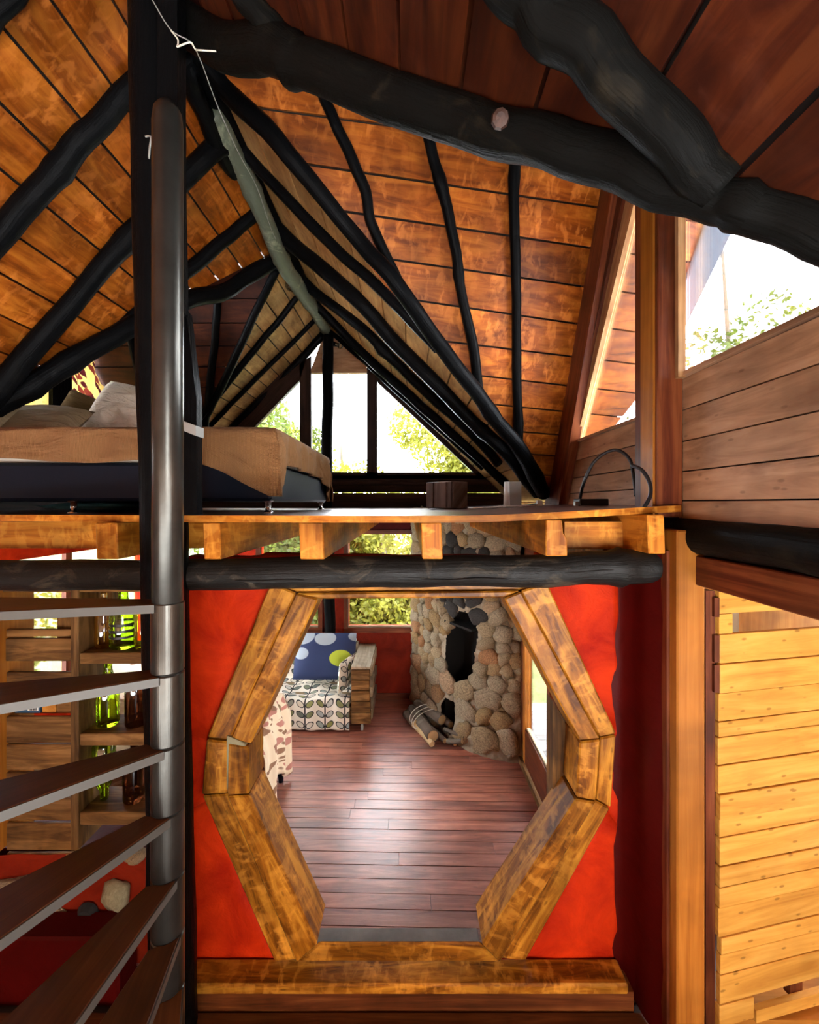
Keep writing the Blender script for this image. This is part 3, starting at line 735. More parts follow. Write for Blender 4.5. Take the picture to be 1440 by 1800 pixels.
def curtain(y0, y1, zt, label):
    def fn(a, b):
        y = y0 + (y1 - y0) * a
        return W(-2.985 + .02 * math.sin(a * 26) + .01 * math.sin(a * 61 + 1), y, .45 + (zt(y) - .45) * b)
    o = MB().grid(fn, 40, 10, (y1 - y0) * 1.0, 1.0).build('curtain', 'curtain', None, True)
    tag(o, label, 'curtain')
curtain(3.72, 4.62, lambda y: RZ - 1.17 * (y - 3.4) - .03, 'wide leaf print curtain beside the dark red slope')
curtain(2.9, 3.56, lambda y: .9 + (y - 2.9) * .55, 'leaf print curtain low under the valley log, behind flat pillows')

# ================================================================== LOFT FLOOR
XL0, XL1 = -3.02, 1.18
lz = lambda x: -.05 + .042 * max(0, min(1, (x - .25) / .9)) ** 1.2
def fy(x):                                                     # curved front edge
    return 1.745 + .085 * max(0, (-x - .3)) ** 1.3 + .10 * max(0, x - .1) ** 1.6
def loft():
    m = MB(); nx = 30
    xs = [XL0 + (XL1 - XL0) * i / nx for i in range(nx + 1)]
    for a, b in zip(xs[:-1], xs[1:]):
        fa, fb = fy(a), fy(b); za, zb = lz(a), lz(b); t = .028
        A, B, Cc, D = W(a, fa, za), W(b, fb, zb), W(b, 5.0, zb), W(a, 5.0, za)
        dn = V3(0, 0, -t)
        m.face([A, B, Cc, D], [(a, fa), (b, fb), (b, 5), (a, 5)])
        m.face([A + dn, D + dn, Cc + dn, B + dn], [(a, fa), (a, 5), (b, 5), (b, fb)])
    return m.build('floor_loft', 'loftfloor')
lf = tag(loft(), 'thin loft floor with curved front edge, seen nearly edge on', 'floor', None, 'structure')
m = MB(); nx = 30
xs = [XL0 + (XL1 - XL0) * i / nx for i in range(nx + 1)]
for a, b in zip(xs[:-1], xs[1:]):
    A, B = W(a, fy(a), lz(a)), W(b, fy(b), lz(b)); dn = V3(0, 0, -.028); fw = V3(0, -.006, 0)
    m.face([A + fw + dn, B + fw + dn, B + fw, A + fw], [(a, 0), (b, 0), (b, .03), (a, .03)])
    m.face([A + fw, B + fw, B, A], [(a, 0), (b, 0), (b, .01), (a, .01)])
    m.face([A + fw + dn, A + dn, B + dn, B + fw + dn], [(a, 0), (a, .01), (b, .01), (b, 0)])
eo = m.build('floor_edge', 'joist', lf); eo.matrix_parent_inverse = Matrix.Translation(-Vector(lf.location))

jl = ['sawn joist end nearest the shelf of bottles', 'sawn joist end just beside the stair post', 'sawn joist end over the upper corner of the doorway', 'square sawn joist end in the middle of the loft edge', 'notched sawn joist end lit yellow, near the corner', 'last joist against the corner of the plank wall']
JX = [(167, 205), (356, 386), (525, 568), (740, 776), (960, 993), (1138, 1168)]
for (a, b), lb in zip(JX, jl):
    y0 = 1.77; x0, x1 = (a - CX) / F * y0, (b - CX) / F * y0
    zt = min(lz(x0), lz(x1)) - .03
    zb = -.232 + .026 * max(0, x0 / 1.1)
    if a == 960:
        pf = [W(x0, y0, zb), W(x1 + .012, y0, zb), W(x1 + .012, y0, zb + .07), W(x1 - .005, y0, zb + .095), W(x1 - .012, y0, zt), W(x0, y0, zt)]
    else:
        s = .006
        pf = [W(x0 + s, y0, zb), W(x1 + s, y0, zb), W(x1, y0, zt), W(x0, y0, zt)]
    tag(MB().prism(pf, V3(0, 3.15, 0), V3(0, 1, 0)).build('floor_joist', 'joist', None, False, .004), lb, 'joist', 'joists carrying the loft')
# blocking boards between the joists, seen above the log
nb = thing('blocking_boards', 'orange blocking boards set back between the loft joists', 'board', W(-.6, 2.1, -.23))
for x0, x1, y in ((-2.3, -1.28, 2.0), (-1.2, -.92, 2.0), (.72, 1.08, 1.98)):
    MB().box(W(x0, y, -.21), W(x1, y + .03, -.085)).build('board', 'joist', nb)
log3('heavy black log carrying the loft joists above the doorway', [W(-2.2, 1.9, -.315), W(-1.4, 1.9, -.32), W(-.6, 1.9, -.31), W(.1, 1.9, -.30), W(.6, 1.9, -.298), W(.95, 1.9, -.282), W(1.12, 1.9, -.275)], [.066, .068, .07, .07, .074, .077, .07], 'log_worn', name='loft_beam', n=40, sides=18, bend=.008, knots=1)
lb = [o for o in C.objects if o.name == 'loft_beam'][0]
for x0, x1, z, dz in ((.05, .42, -.325, .004), (.5, 1.06, -.29, .006), (-.75, -.45, -.33, .003)):
    pts = spline([W(x0, 1.831, z), W((x0 * 2 + x1) / 3, 1.827, z - dz), W((x0 + 2 * x1) / 3, 1.826, z + dz), W(x1, 1.83, z)], 14)
    MB().tube(pts, [.001] + [.0035] * 12 + [.001], 6).build('crack', 'soot', lb, True)
log3('thick black log under the plank wall, running towards the camera', [W(1.2, 2.02, -.14), W(1.2, 1.5, -.14), W(1.195, 1.0, -.145), W(1.2, .3, -.15)], [.072, .07, .068, .068], 'log_beam', name='wall_log', sides=18)
tag(MB().beam(W(1.22, 1.78, -.275), W(1.22, .3, -.28), .09, .12).build('lintel_board', 'redpost', None, False, .004), 'red brown board under the thick log, above the plank door', 'beam', None, 'structure')

# posts at the loft edge
pst = thing('stair_post', 'tall leaning black wooden post behind the steel pole', 'post', W(-1.05, 1.87, -2.3))
MB().tube(spline([W(-1.035, 1.87, -2.3), W(-1.052, 1.86, -1.0), W(-1.045, 1.8, .3), W(-1.0, 1.69, 1.2), W(-.955, 1.585, 2.08)], 30), [.096 - .0004 * i for i in range(30)], 16, True, .10, 3.0).build('trunk', 'log', pst, True)
MB().prism([P(322, 545, 1.77), P(327, 545, 1.77), P(345, 700, 1.77), P(346, 905, 1.77), P(320, 905, 1.77)], V3(0, .05, 0)).build('plank_stop', 'log', pst)
tag(MB().prism([P(322, 740, 1.76), P(344, 748, 1.76), P(344, 766, 1.76), P(322, 757, 1.76)], V3(0, .07, 0)).build('metal_strap', 'silver', pst), 'flat grey metal strap')
MB().prism([P(277, -30, 1.52), P(311, -30, 1.52), P(313, 300, 1.62), P(318, 545, 1.70), P(280, 545, 1.70), P(276, 300, 1.62)], V3(0, .06, 0)).build('squared_face', 'log', pst)
jp = thing('door_post', 'upright orange square post beside the plank door', 'post', W(1.155, 1.8, -2.3))
MB().box(W(1.098, 1.75, -2.3), W(1.214, 1.86, -.11)).build('post_core', 'tanpost', jp, bevel=.006)
MB().box(W(1.085, 1.8, -2.3), W(1.098, 1.93, -.2)).build('side_board', 'redpost', jp)
MB().lathe([(0, .004), (.006, .003), (.008, 0)], W(1.18, 1.75, -.2), 8, V3(0, -1, 0)).build('screw', 'chrome', jp)

# ================================================================== OCTAGONAL DOORWAY IN THE RED WALL
YW, YT = 2.05, 1.99
PI_ = [(560, 1052), (885, 1050), (1018, 1302), (1012, 1402), (845, 1659), (560, 1659), (440, 1395), (440, 1310)]
PM_ = [(520, 1042), (915, 1038), (1055, 1298), (1048, 1408), (878, 1692), (522, 1692), (400, 1397), (402, 1304)]
PO_ = [(475, 1024), (962, 1024), (1085, 1292), (1076, 1424), (925, 1696), (482, 1696), (353, 1400), (362, 1300)]
dw = thing('octagonal_doorway', 'golden timber octagonal doorway framing the view into the lounge', 'doorway', W(0, 2.0, -2.15))
pt = lambda p, y: P(p[0], p[1], y)
def seg(A, B, i, y, depth, name, shrink=.004, push=0.0):
    j = (i + 1) % 8
    q = [pt(A[i], y), pt(A[j], y), pt(B[j], y), pt(B[i], y)]
    c = sum(q, V3(0, 0, 0)) / 4
    q = [p + (c - p).normalized() * shrink for p in q]
    q = [p + V3(0, push, 0) for p in q]
    k = (q[1] - q[0])
    return MB().prism(q, V3(0, depth, 0), k).build(name, 'timber', dw, False, .007)
for i in range(8):
    dep = .20
    if i == 4: dep = .018
    seg(PI_, PM_, i, YT, dep, 'inner_timber', .004, R(-.012, .004))
for i in (7, 6, 5, 1, 2, 3, 0):
    if i in (4,): continue
    if i == 5 or i == 1 or i == 2 or i == 3 or i == 6 or i == 7 or i == 0:
        seg(PM_, PO_, i, YT, .07, 'outer_timber', .004, R(.0, .012))
tag(MB().prism([pt(p, YT - .006) for p in ((398, 1294), (428, 1306), (436, 1318), (412, 1322), (410, 1378), (430, 1384), (424, 1396), (398, 1390))], V3(0, .03, 0)).build('filler', 'filler', dw, False, .004), 'pale filler in the joint')
# greenish boards lining the reveal towards the glass door
MB().prism([pt(p, 2.16) for p in ((972, 1232), (1004, 1292), (1000, 1398), (972, 1440))], V3(0, .1, 0)).build('lining_board', 'pallet', dw)
MB().box(W(-.48, 2.02, -2.3), W(.36, 2.265, -2.248)).build('threshold', 'thresh', dw, False, .006)
sl = tag(MB().box(W(-1.05, 1.925, -2.22), W(.99, 2.04, -2.172)).build('sill_beam', 'timber', None, False, .008), 'long worn timber step in front of the octagonal doorway', 'step')
MB().box(W(-1.05, 1.94, -2.34), W(1.02, 2.04, -2.221)).build('riser', 'entry', sl)

# red plaster wall with the octagon cut out
def redwall():
    m = MB()
    hole = [pt(((a[0] + b[0]) / 2, (a[1] + b[1]) / 2), YW) for a, b in zip(PM_, PO_)]
    hole[4].z = hole[5].z = EYE - 2.275
    x0, x1, z0, z1 = -1.10, 1.0, -2.3, -.26
    outer = [W(-.75, YW, z1), W(.65, YW, z1), W(x1, YW, -1.05), W(x1, YW, -1.55), W(.6, YW, z0), W(-.7, YW, z0), W(x0, YW, -1.5), W(x0, YW, -1.1)]
    corner = {1: W(x1, YW, z1), 3: W(x1, YW, z0), 5: W(x0, YW, z0), 7: W(x0, YW, z1)}
    N = 10
    for i in range(8):
        j = (i + 1) % 8
        edge = [outer[i], corner[i], outer[j]] if i in corner else [outer[i], outer[j]]
        def E(t):
            k = t * (len(edge) - 1); a = min(int(k), len(edge) - 2); return edge[a].lerp(edge[a + 1], k - a)
        def fn(a, b):
            p = hole[i].lerp(hole[j], a).lerp(E(a), b)
            d = .012 * mnoise.noise(p * 5.0) + .006 * mnoise.noise(p * 13.0)
            return p + V3(0, d - .004, 0)
        m.grid(fn, 12, 6)
    return m
wl = tag(redwall().build('wall_partition', 'red', None, True, 0, 0), 'bright red rough plaster wall around the octagonal doorway', 'wall', None, 'structure')
md = wl.modifiers.new('solid', 'SOLIDIFY'); md.thickness = .16; md.offset = -1
def cove(a, b):
    q = spline([W(.965, 2.052, 0), W(1.01, 2.035, 0), W(1.04, 1.98, 0), W(1.055, 1.9, 0), W(1.092, 1.82, 0)], 25)
    p = q[min(24, int(a * 24 + .5))].copy(); p.z = EYE - 2.3 + 2.1 * b
    return p + V3(.008 * mnoise.noise(p * 6), 0, 0)
cv = tag(MB().grid(cove, 24, 14).build('wall_return', 'darkred_shade', None, True), 'glossy red plaster return with painted shade, curving to the door post', 'wall', None, 'structure')

# ================================================================== FLOORS OF THE LOWER STOREY
fl = thing('floor', 'glossy red brown floorboards of the lounge', 'floor', (0, 0, 0), None, 'structure')
y = 2.12; k = 0
while y < 5.1:
    w = .099
    cutx = sorted([R(-2.4, .6)] + ([R(-.9, .3)] if k % 3 == 0 else []))
    xs = [-3.1] + [c for i, c in enumerate(cutx) if i == 0 or c - cutx[i - 1] > .4] + [1.04]
    for a, b in zip(xs[:-1], xs[1:]):
        s = lambda x: -.022 * x
        dz = R(-.0015, .0015)
        MB().prism([W(a + .001, y + s(a), -2.3 + dz), W(b - .001, y + s(b), -2.3 + dz), W(b - .001, y + w - .005 + s(b), -2.3 + dz), W(a + .001, y + w - .005 + s(a), -2.3 + dz)], V3(0, 0, -.03), V3(1, 0, 0)).build('floorboard', 'floor', fl)
    y += w; k += 1
MB().box(W(-3.1, 2.0, -2.36), W(1.1, 5.1, -2.33)).build('subfloor', 'sheet', fl)
f2 = thing('floor_entry', 'dark red brown boards of the entry floor before the step', 'floor', (0, 0, 0), None, 'structure')
y = 1.93
while y > -1.4:
    MB().box(W(-3.1, y - .116, -2.335), W(1.1, y, -2.305 + R(-.001, .001))).build('floorboard', 'entry', f2); y -= .12
MB().box(W(-3.1, -1.4, -2.38), W(3.0, 2.0, -2.34)).build('subfloor', 'sheet', f2)

# ================================================================== LOUNGE WALLS
YB = 5.02
bw = thing('wall_back', 'deep red plaster back wall of the lounge', 'wall', (0, 0, 0), None, 'structure')
wins = [(-3.0, -2.1), (-1.75, -1.07), (-.72, .047)]
zt, zb = -.36, -1.453
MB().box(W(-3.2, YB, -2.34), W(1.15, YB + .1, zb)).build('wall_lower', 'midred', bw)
MB().box(W(-3.2, YB, zt), W(1.15, YB + .1, -.07)).build('wall_upper', 'darkred_shade', bw)
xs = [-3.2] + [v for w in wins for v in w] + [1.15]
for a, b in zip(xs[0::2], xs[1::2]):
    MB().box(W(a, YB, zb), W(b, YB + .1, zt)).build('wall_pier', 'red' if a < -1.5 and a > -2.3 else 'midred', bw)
MB().box(W(-3.0, YB - .015, -2.3), W(1.0, YB, -2.23)).build('skirting', 'redpost', bw)
for n, (a, b) in enumerate(wins):
    w = thing('window_%d' % (5 + n), ['back wall window nearest the side wall, behind the shelf', 'back wall window beside the black post, mostly hidden by timber', 'back wall window with green trees, above the pallet sofa'][n], 'window', (0, 0, 0), None, 'structure')
    for p, q in ((W(a - .05, YB - .03, zb - .06), W(b + .05, YB + .02, zb)), (W(a - .05, YB - .03, zt), W(b + .05, YB + .02, zt + .05)), (W(a - .05, YB - .03, zb), W(a, YB + .02, zt)), (W(b, YB - .03, zb), W(b + .05, YB + .02, zt))):
        MB().box(p, q).build('frame', 'redpost', w)
    MB().box(W(a, YB - .01, zb), W(b, YB + .01, zb + .018)).build('sill', 'palegrey', w)
    MB().box(W(a, YB + .04, zb), W(b, YB + .046, zt)).build('pane', 'glass', w)
log3('black round post between the back wall windows', [W(-.915, 4.9, -2.3), W(-.92, 4.91, -1.2), W(-.925, 4.9, -.08)], [.062, .064, .062], name='lounge_post', cat='post')
sw = thing('wall_side', 'red plaster side wall of the lounge behind the shelf', 'wall', (0, 0, 0), None, 'structure')
for p, q in ((W(-3.2, 1.6, -2.34), W(-3.1, 5.1, -1.68)), (W(-3.2, 1.6, -.45), W(-3.1, 5.1, -.05)), (W(-3.2, 1.6, -1.68), W(-3.1, 2.9, -.45)), (W(-3.2, 4.97, -1.68), W(-3.1, 5.1, -.45))):
    MB().box(p, q).build('wall_piece', 'red', sw)
w = thing('window_8', 'wide bright side window seen through the pallet shelf', 'window', (0, 0, 0), None, 'structure')
MB().box(W(-3.14, 3.85, -1.68), W(-3.1, 3.92, -.45)).build('mullion', 'redpost', w)
MB().box(W(-3.16, 2.9, -1.68), W(-3.154, 4.97, -.45)).build('pane', 'glass', w)

# glazed door in the lounge wall at x = 1
gd = thing('door_1', 'glazed wooden door seen through the octagon, beside the fireplace', 'door', (0, 0, 0), None, 'structure')
MB().box(W(1.0, 3.70, -2.3), W(1.06, 3.84, -.1)).build('frame', 'redpost', gd)
MB().box(W(.985, 3.64, -2.22), W(1.03, 3.70, -.5)).build('stile', 'tanpost', gd)
MB().box(W(.985, 3.0, -2.22), W(1.03, 3.06, -.5)).build('stile', 'redpost', gd)
MB().box(W(.985, 3.06, -2.22), W(1.03, 3.64, -1.93)).build('bottom_rail', 'redpost', gd)
MB().box(W(.985, 3.06, -.62), W(1.03, 3.64, -.5)).build('top_rail', 'redpost', gd)
MB().box(W(1.0, 3.06, -1.935), W(1.02, 3.64, -1.915)).build('bead', 'palegrey', gd)
MB().box(W(1.012, 3.06, -1.93), W(1.016, 3.64, -.62)).build('pane', 'glass', gd)
MB().box(W(1.0, 2.86, -2.3), W(1.06, 2.975, -.1)).build('frame', 'redpost', gd)
MB().box(W(.97, 2.5, -2.3), W(1.03, 3.84, -2.245)).build('threshold', 'pallet', gd)
MB().box(W(1.0, 2.9, -.5), W(1.06, 3.84, -.1)).build('head_panel', 'redpost', gd)
ws = tag(MB().box(W(1.0, 2.2, -2.34), W(1.08, 2.86, -.1)).build('wall_door_side', 'pallet'), 'boarded wall strip between octagon and glazed door', 'wall', None, 'structure')
MBx = MB().box(W(1.0, 3.84, -2.34), W(1.08, 5.1, -.1)).build('wall_hearth', 'darkred_shade'); tag(MBx, 'red plaster wall behind the fireplace corner', 'wall', None, 'structure')

# ================================================================== FIREPLACE
fp = thing('stone_fireplace', 'tall rounded fieldstone corner fireplace with black niche', 'fireplace', W(.5, 4.5, -2.3))
prof = spline([W(.02, 5.0, 0), W(.13, 4.82, 0), W(.25, 4.52, 0), W(.52, 4.12, 0), W(.78, 3.93, 0), W(1.02, 3.85, 0)], 61)
LN = [0]
for a, b in zip(prof[:-1], prof[1:]): LN.append(LN[-1] + (b - a).length)
LT = LN[-1]
def plan(s):
    s = max(0, min(LT, s))
    for i in range(60):
        if LN[i + 1] >= s:
            f = (s - LN[i]) / (LN[i + 1] - LN[i]); p = prof[i].lerp(prof[i + 1], f); d = (prof[i + 1] - prof[i]).normalized()
            return p, V3(d.y, -d.x, 0)
    return prof[-1], V3(-.3, -1, 0)
def s_of_px(px):
    return min((abs((p.x / p.y * F + CX) - px), l) for p, l in zip(prof, LN))[1]
nA, nB = s_of_px(790), s_of_px(838)
nC = (nA + nB) / 2; nW = (nB - nA) / 2 * 1.12
hA, hB = s_of_px(779), s_of_px(806)
def in_niche(s, z, g=0.0):
    ax = nC + .05 * math.sin(z * 5)
    zc, hh = -1.40, .36
    if ((s - ax) / (nW + g)) ** 2 + ((z - zc) / (hh + g)) ** 4 < 1: return True
    if ((s - (hA + hB) / 2) / ((hB - hA) / 2 + g)) ** 4 + ((z + 2.12) / (.16 + g)) ** 4 < 1: return True
    return False
Z0, Z1 = -2.3, -.09
def flare(z, s=1.0): return .10 * max(0, (-1.75 - z) / .55) ** 2 * min(1, .25 + s * .9)
m = MB(); NS, NZ = 110, 150
def core(s, z):
    p, n = plan(s); q = p + n * (flare(z, s) + .028 * mnoise.noise(V3(s * 8, z * 8, 2)) + .016 * mnoise.noise(V3(s * 21, z * 21, 5))); q.z = EYE + z; return q
for i in range(NS):
    for k in range(NZ):
        s0, s1 = LT * i / NS, LT * (i + 1) / NS; z0, z1 = Z0 + (Z1 - Z0) * k / NZ, Z0 + (Z1 - Z0) * (k + 1) / NZ
        if in_niche((s0 + s1) / 2, (z0 + z1) / 2): continue
        m.face([core(s0, z0), core(s1, z0), core(s1, z1), core(s0, z1)], [(s0, z0), (s1, z0), (s1, z1), (s0, z1)])
m.build('mortar', 'mortar', fp)
# sooty flue behind the openings
m = MB()
pc, nc = plan(nC)
m.grid(lambda a, b: (lambda pn: V3(pn[0].x, pn[0].y, EYE + Z0 + (Z1 - Z0) * b) - pn[1] * .28)(plan(nA - .25 + (nB - nA + .5) * a)), 8, 8)
for s in (nA - .1, nB + .1):
    m.grid(lambda a, b: (lambda pn: V3(pn[0].x, pn[0].y, EYE + Z0 + (Z1 - Z0) * b) - pn[1] * (.28 - .26 * a))(plan(s)), 2, 8)
m.build('flue', 'soot', fp)
pc, nc = plan(nA - .02)
MB().prism([V3(pc.x, pc.y, EYE - 1.185) + nc * .05, V3(pc.x, pc.y, EYE - 1.185) - nc * .1, V3(pc.x + .26, pc.y - .25, EYE - 1.21) - nc * .1, V3(pc.x + .22, pc.y - .26, EYE - 1.21) + nc * .03], V3(0, 0, .02)).build('iron_lip', 'soot', fp)
SV = []
for k in range(10):
    bmx = bmesh.new(); bmesh.ops.create_icosphere(bmx, subdivisions=2, radius=1.0)
    for v in bmx.verts:
        d = v.co.normalized()
        v.co = d * (1 + .5 * mnoise.noise(d * 1.6 + V3(k * 9, 0, 0)) + (.22) * mnoise.noise(d * 3.4 + V3(0, k * 5, 0)))
        v.co.x = math.copysign(abs(v.co.x) ** .8, v.co.x); v.co.y = math.copysign(abs(v.co.y) ** .8, v.co.y)
    me = bpy.data.meshes.new('stone'); bmx.to_mesh(me); bmx.free(); me.materials.append(MT['stone'])
    me.polygons.foreach_set('use_smooth', [True] * len(me.polygons)); SV.append(me)
def stone(parent, c, n, w, h, d, roll=0.0):
    o = bpy.data.objects.new('stone', random.choice(SV)); C.objects.link(o)
    X = V3(0, 0, 1).cross(n).normalized(); Yv = n.cross(X)
    Mx = Matrix((X, Yv, n)).transposed().to_4x4() @ Matrix.Rotation(roll, 4, 'Z') @ Matrix.Diagonal((w / 2, h / 2, d, 1))
    Mx.translation = c
    o.matrix_local = Mx
    o.parent = parent; o.matrix_parent_inverse = Matrix.Translation(-Vector(parent.location))
    return o
z = Z0 + .02
row = 0
random.seed(23)
while z < Z1 - .02:
    big = 1.35 if z < -1.8 else 1.0
    h = R(.09, .17) * big
    s = R(0, .06)
    while s < LT:
        w = R(.09, .2) * big
        sc, zc = s + w / 2, z + h / 2 + R(-.02, .02)
        zc = min(zc, Z1 - .04)
        if sc < LT and not in_niche(sc, zc, .02):
            p, n = plan(sc); c = V3(p.x, p.y, EYE + zc) + n * (flare(zc, sc) - .002)
            so = stone(fp, c, n, w * 1.12, h * 1.16, R(.032, .07), R(-.7, .7))
            if abs(sc - nC) < nW * 1.35 and zc > -1.12 and zc < -.35: so.material_slots[0].link = 'OBJECT'; so.material_slots[0].material = MT['stone_soot']
        s += w * 1.0
    z += h * .97; row += 1

# firewood on the floor before the hearth
def stick(a, b, r, label, mat='bark', split=False):
    t = thing('firewood', label, 'log', (a + b) / 2 - V3(0, 0, r), 'firewood before the hearth')
    d = (b - a).normalized()
    pts = [a.lerp(b, i / 7) + V3(mnoise.noise(V3(i, r * 99, 0)), 0, mnoise.noise(V3(i, 5, r * 99))) * r * .12 for i in range(8)]
    MB().tube(pts, [r * (1 + .06 * math.sin(i * 2.1)) for i in range(8)], 5 if split else 12, True, .12, r * 100).build('bark', mat, t, not split)
    MB().lathe([(0, .003), (r * .9, .003), (r * .9, -.004)], b, 12, d).build('cut_end', 'cutwood', t)
    MB().lathe([(0, .003), (r * .9, .003), (r * .9, -.004)], a, 12, -d).build('cut_end', 'cutwood', t)
stick(W(.03, 4.62, -2.235), W(.225, 4.1, -2.235), .06, 'thickest bark covered log of the firewood, with pale cut end')
stick(W(.085, 4.66, -2.19), W(.325, 4.27, -2.165), .05, 'bark covered log lying on top towards the hearth opening')
stick(W(.22, 4.62, -2.2), W(.41, 4.24, -2.2), .035, 'thin grey branch behind the two thick firewood logs')
stick(W(.035, 4.42, -2.272), W(.215, 4.03, -2.272), .028, 'pale split stick without bark along the firewood edge', 'cutwood', True)
stick(W(-.03, 4.55, -2.245), W(.06, 4.35, -2.25), .045, 'short dark log end sticking out of the firewood')
stick(W(.2, 4.35, -2.27), W(.34, 4.08, -2.27), .025, 'dark thin branch on the floor between logs and stones')
stick(W(.3, 4.4, -2.265), W(.43, 4.03, -2.275), .018, 'dark pointed twig in front of the hearth opening')
stick(W(.34, 4.16, -2.2), W(.52, 4.0, -2.19), .018, 'short grey twig lying across the others at the stone foot')
stick(W(.36, 4.07, -2.27), W(.49, 3.98, -2.22), .022, 'stubby forked twig leaning on the fireplace foot')
tw = MB()
for off in (0, .05, .09):
    c = W(.15 + off * .4, 4.45 - off, -2.205); pts = []
    for i in range(25):
        a = i / 24 * 2 * math.pi
        pts.append(c + V3(.87, .45, 0) * (.17 * math.cos(a)) + V3(0, 0, 1) * (.092 * math.sin(a)) + V3(0, .1 * math.sin(a * 1 + off * 20) * .3, 0))
    tw.tube(pts, .0035, 5, False)
tag(tw.build('twine', 'twine', None, True), 'loops of pale twine tied around the firewood', 'twine')

# ================================================================== LOUNGE FURNITURE
sf = thing('pallet_sofa', 'low sofa of pallet boards on casters by the back wall', 'sofa', W(-1.2, 4.65, -2.3))
ax0, ax1 = -.585, -.40
zl_ = [-2.215, -2.10, -1.99, -1.88, -1.775, -1.665]
for i, (a, b) in enumerate(zip(zl_[:-1], zl_[1:])):
    MB().box(W(ax0, 4.28 + R(-.006, .006), a + .004), W(ax1 + R(-.01, .01), 4.36, b - .004)).build('arm_block', 'pallet', sf, False, .004)
    if i % 2 == 0: MB().box(W(ax1 - .025, 4.37, a + .01), W(ax1 + .02, 4.97, b - .004)).build('arm_board', 'palegrey', sf)
MB().box(W(ax0 + .02, 4.37, -2.215), W(ax1 - .03, 4.97, -1.67)).build('arm_core', 'pallet', sf)
MB().box(W(ax0, 4.27, -1.662), W(ax1 + .01, 4.98, -1.636)).build('arm_top', 'palegrey', sf, False, .003)
MB().box(W(-2.2, 4.33, -2.2), W(ax0 - .005, 4.97, -2.06)).build('base', 'pallet', sf)
MB().box(W(-2.2, 4.86, -2.06), W(ax0 - .005, 4.97, -1.6)).build('backrest', 'palegrey', sf)
MB().box(W(-2.2, 4.34, -2.055), W(ax0 - .01, 4.85, -1.99)).build('cushion', 'pillow_beige', sf, False, .02)
for x, y in ((-.48, 4.33), (-.48, 4.9), (-2.1, 4.35), (-2.1, 4.9)):
    c = MB().lathe([(0, -.012), (.036, -.012), (.036, .012), (0, .012)], W(x, y, -2.262), 14, V3(1, 0, 0)).build('caster', 'silver', sf, True)
    MB().box(W(x - .016, y - .012, -2.25), W(x + .016, y + .012, -2.215)).build('fork', 'chrome', c)
def cover(a, b):
    x = -2.15 + (1.545) * a
    L = 1.25; t = b * L
    w = .012 * math.sin(a * 31 + b * 5) + .008 * math.sin(a * 73)
    if t < .29: return W(x, 4.29 + w * .8, -2.275 + t)
    if t < .82: return W(x, 4.29 + (t - .29) * 1.0, -1.975 + .012 * math.sin(a * 20 + t * 9) + .01 * math.sin((t - .29) * 25))
    return W(x, 4.83 + (t - .82) * .12, -1.975 + (t - .82))
tag(MB().grid(cover, 60, 50, 1.545, 1.25).build('sofa_cover', 'sprig', None, True, 0, .008), 'cream cover with black stems and leaf pairs on the pallet sofa', 'cover')
def cushion(name, mat, label, c, X, Yv, w, h, t, seed=0.0, cat='cushion', group=None, n=16, sag=.0, uv=1.0):
    X = X.normalized(); Yv = (Yv - X * Yv.dot(X)).normalized(); N = X.cross(Yv)
    m = MB()
    for sgn in (1, -1):
        def fn(a, b):
            u, v = a * 2 - 1, b * 2 - 1
            e = (max(0, 1 - abs(u) ** 2.6)) ** .55 * (max(0, 1 - abs(v) ** 2.6)) ** .55
            pin = 1 - .07 * (abs(v) ** 2) ; pin2 = 1 - .07 * (abs(u) ** 2)
            nz = mnoise.noise(V3(u * 1.7 + seed, v * 1.7, seed)) * .22 + mnoise.noise(V3(u * 5 + seed, v * 5, seed)) * .07
            return c + X * (u * w / 2 * pin2) + Yv * (v * h / 2 * pin) + N * (sgn * t / 2 * e * (1 + nz)) + V3(0, 0, -sag * (u * u))
        if sgn == 1: m.grid(fn, n, n, w * uv, h * uv)
        else: m.grid(lambda a, b: fn(1 - a, b), n, n, w * uv, h * uv)
    return tag(m.build(name, mat, None, True), label, cat, group)
cushion('cushion', 'petals', 'large navy cushion with pale oval petals and lime spots', W(-.93, 4.70, -1.68), V3(1, 0, 0), V3(0, .35, 1), .72, .52, .14, 3.0)
cushion('cushion', 'sprig', 'small leaf sprig cushion squeezed against the sofa arm', W(-.66, 4.52, -1.79), V3(.35, 1, 0), V3(.1, .1, 1), .38, .34, .10, 8.0)

cs = thing('armchair_sofa', 'dark legged sofa hidden beneath a leaf print throw', 'sofa', W(-1.8, 3.3, -2.3))
MB().box(W(-2.7, 3.02, -2.15), W(-1.09, 3.62, -1.85)).build('seat', 'pillow_beige', cs, False, .03)
MB().box(W(-1.3, 3.0, -2.15), W(-1.08, 3.62, -1.66)).build('arm', 'pillow_beige', cs, False, .04)
MB().box(W(-2.7, 3.45, -1.9), W(-1.5, 3.62, -1.4)).build('backrest', 'pillow_beige', cs, False, .04)
for x, y in ((-1.06, 3.14), (-1.08, 3.55), (-2.6, 3.06), (-2.6, 3.55)):
    MB().tube([W(x, y, -2.12), W(x + .01, y - .01, -2.2), W(x + .02, y - .03, -2.3)], [.035, .028, .02], 8).build('leg', 'leather', cs, True)
def throw(a, b):
    y = 2.96 + .70 * a
    t = b * 2.25
    fold = .02 * math.sin(a * 19 + t) + .012 * math.sin(a * 43)
    if t < 1.6:
        x = -2.72 + t
        zz_ = -1.36 if x < -1.55 else -1.36 - .25 * min(1, (x + 1.55) / .25)
        return W(x, y, zz_ + .01 * math.sin(x * 14 + a * 8))
    d = t - 1.6
    return W(-1.10 + .05 * min(1, d * 5) + fold + .06 * d, y + .03 * math.sin(d * 7), -1.62 - d * (.86 + .12 * math.sin(a * 9)) )
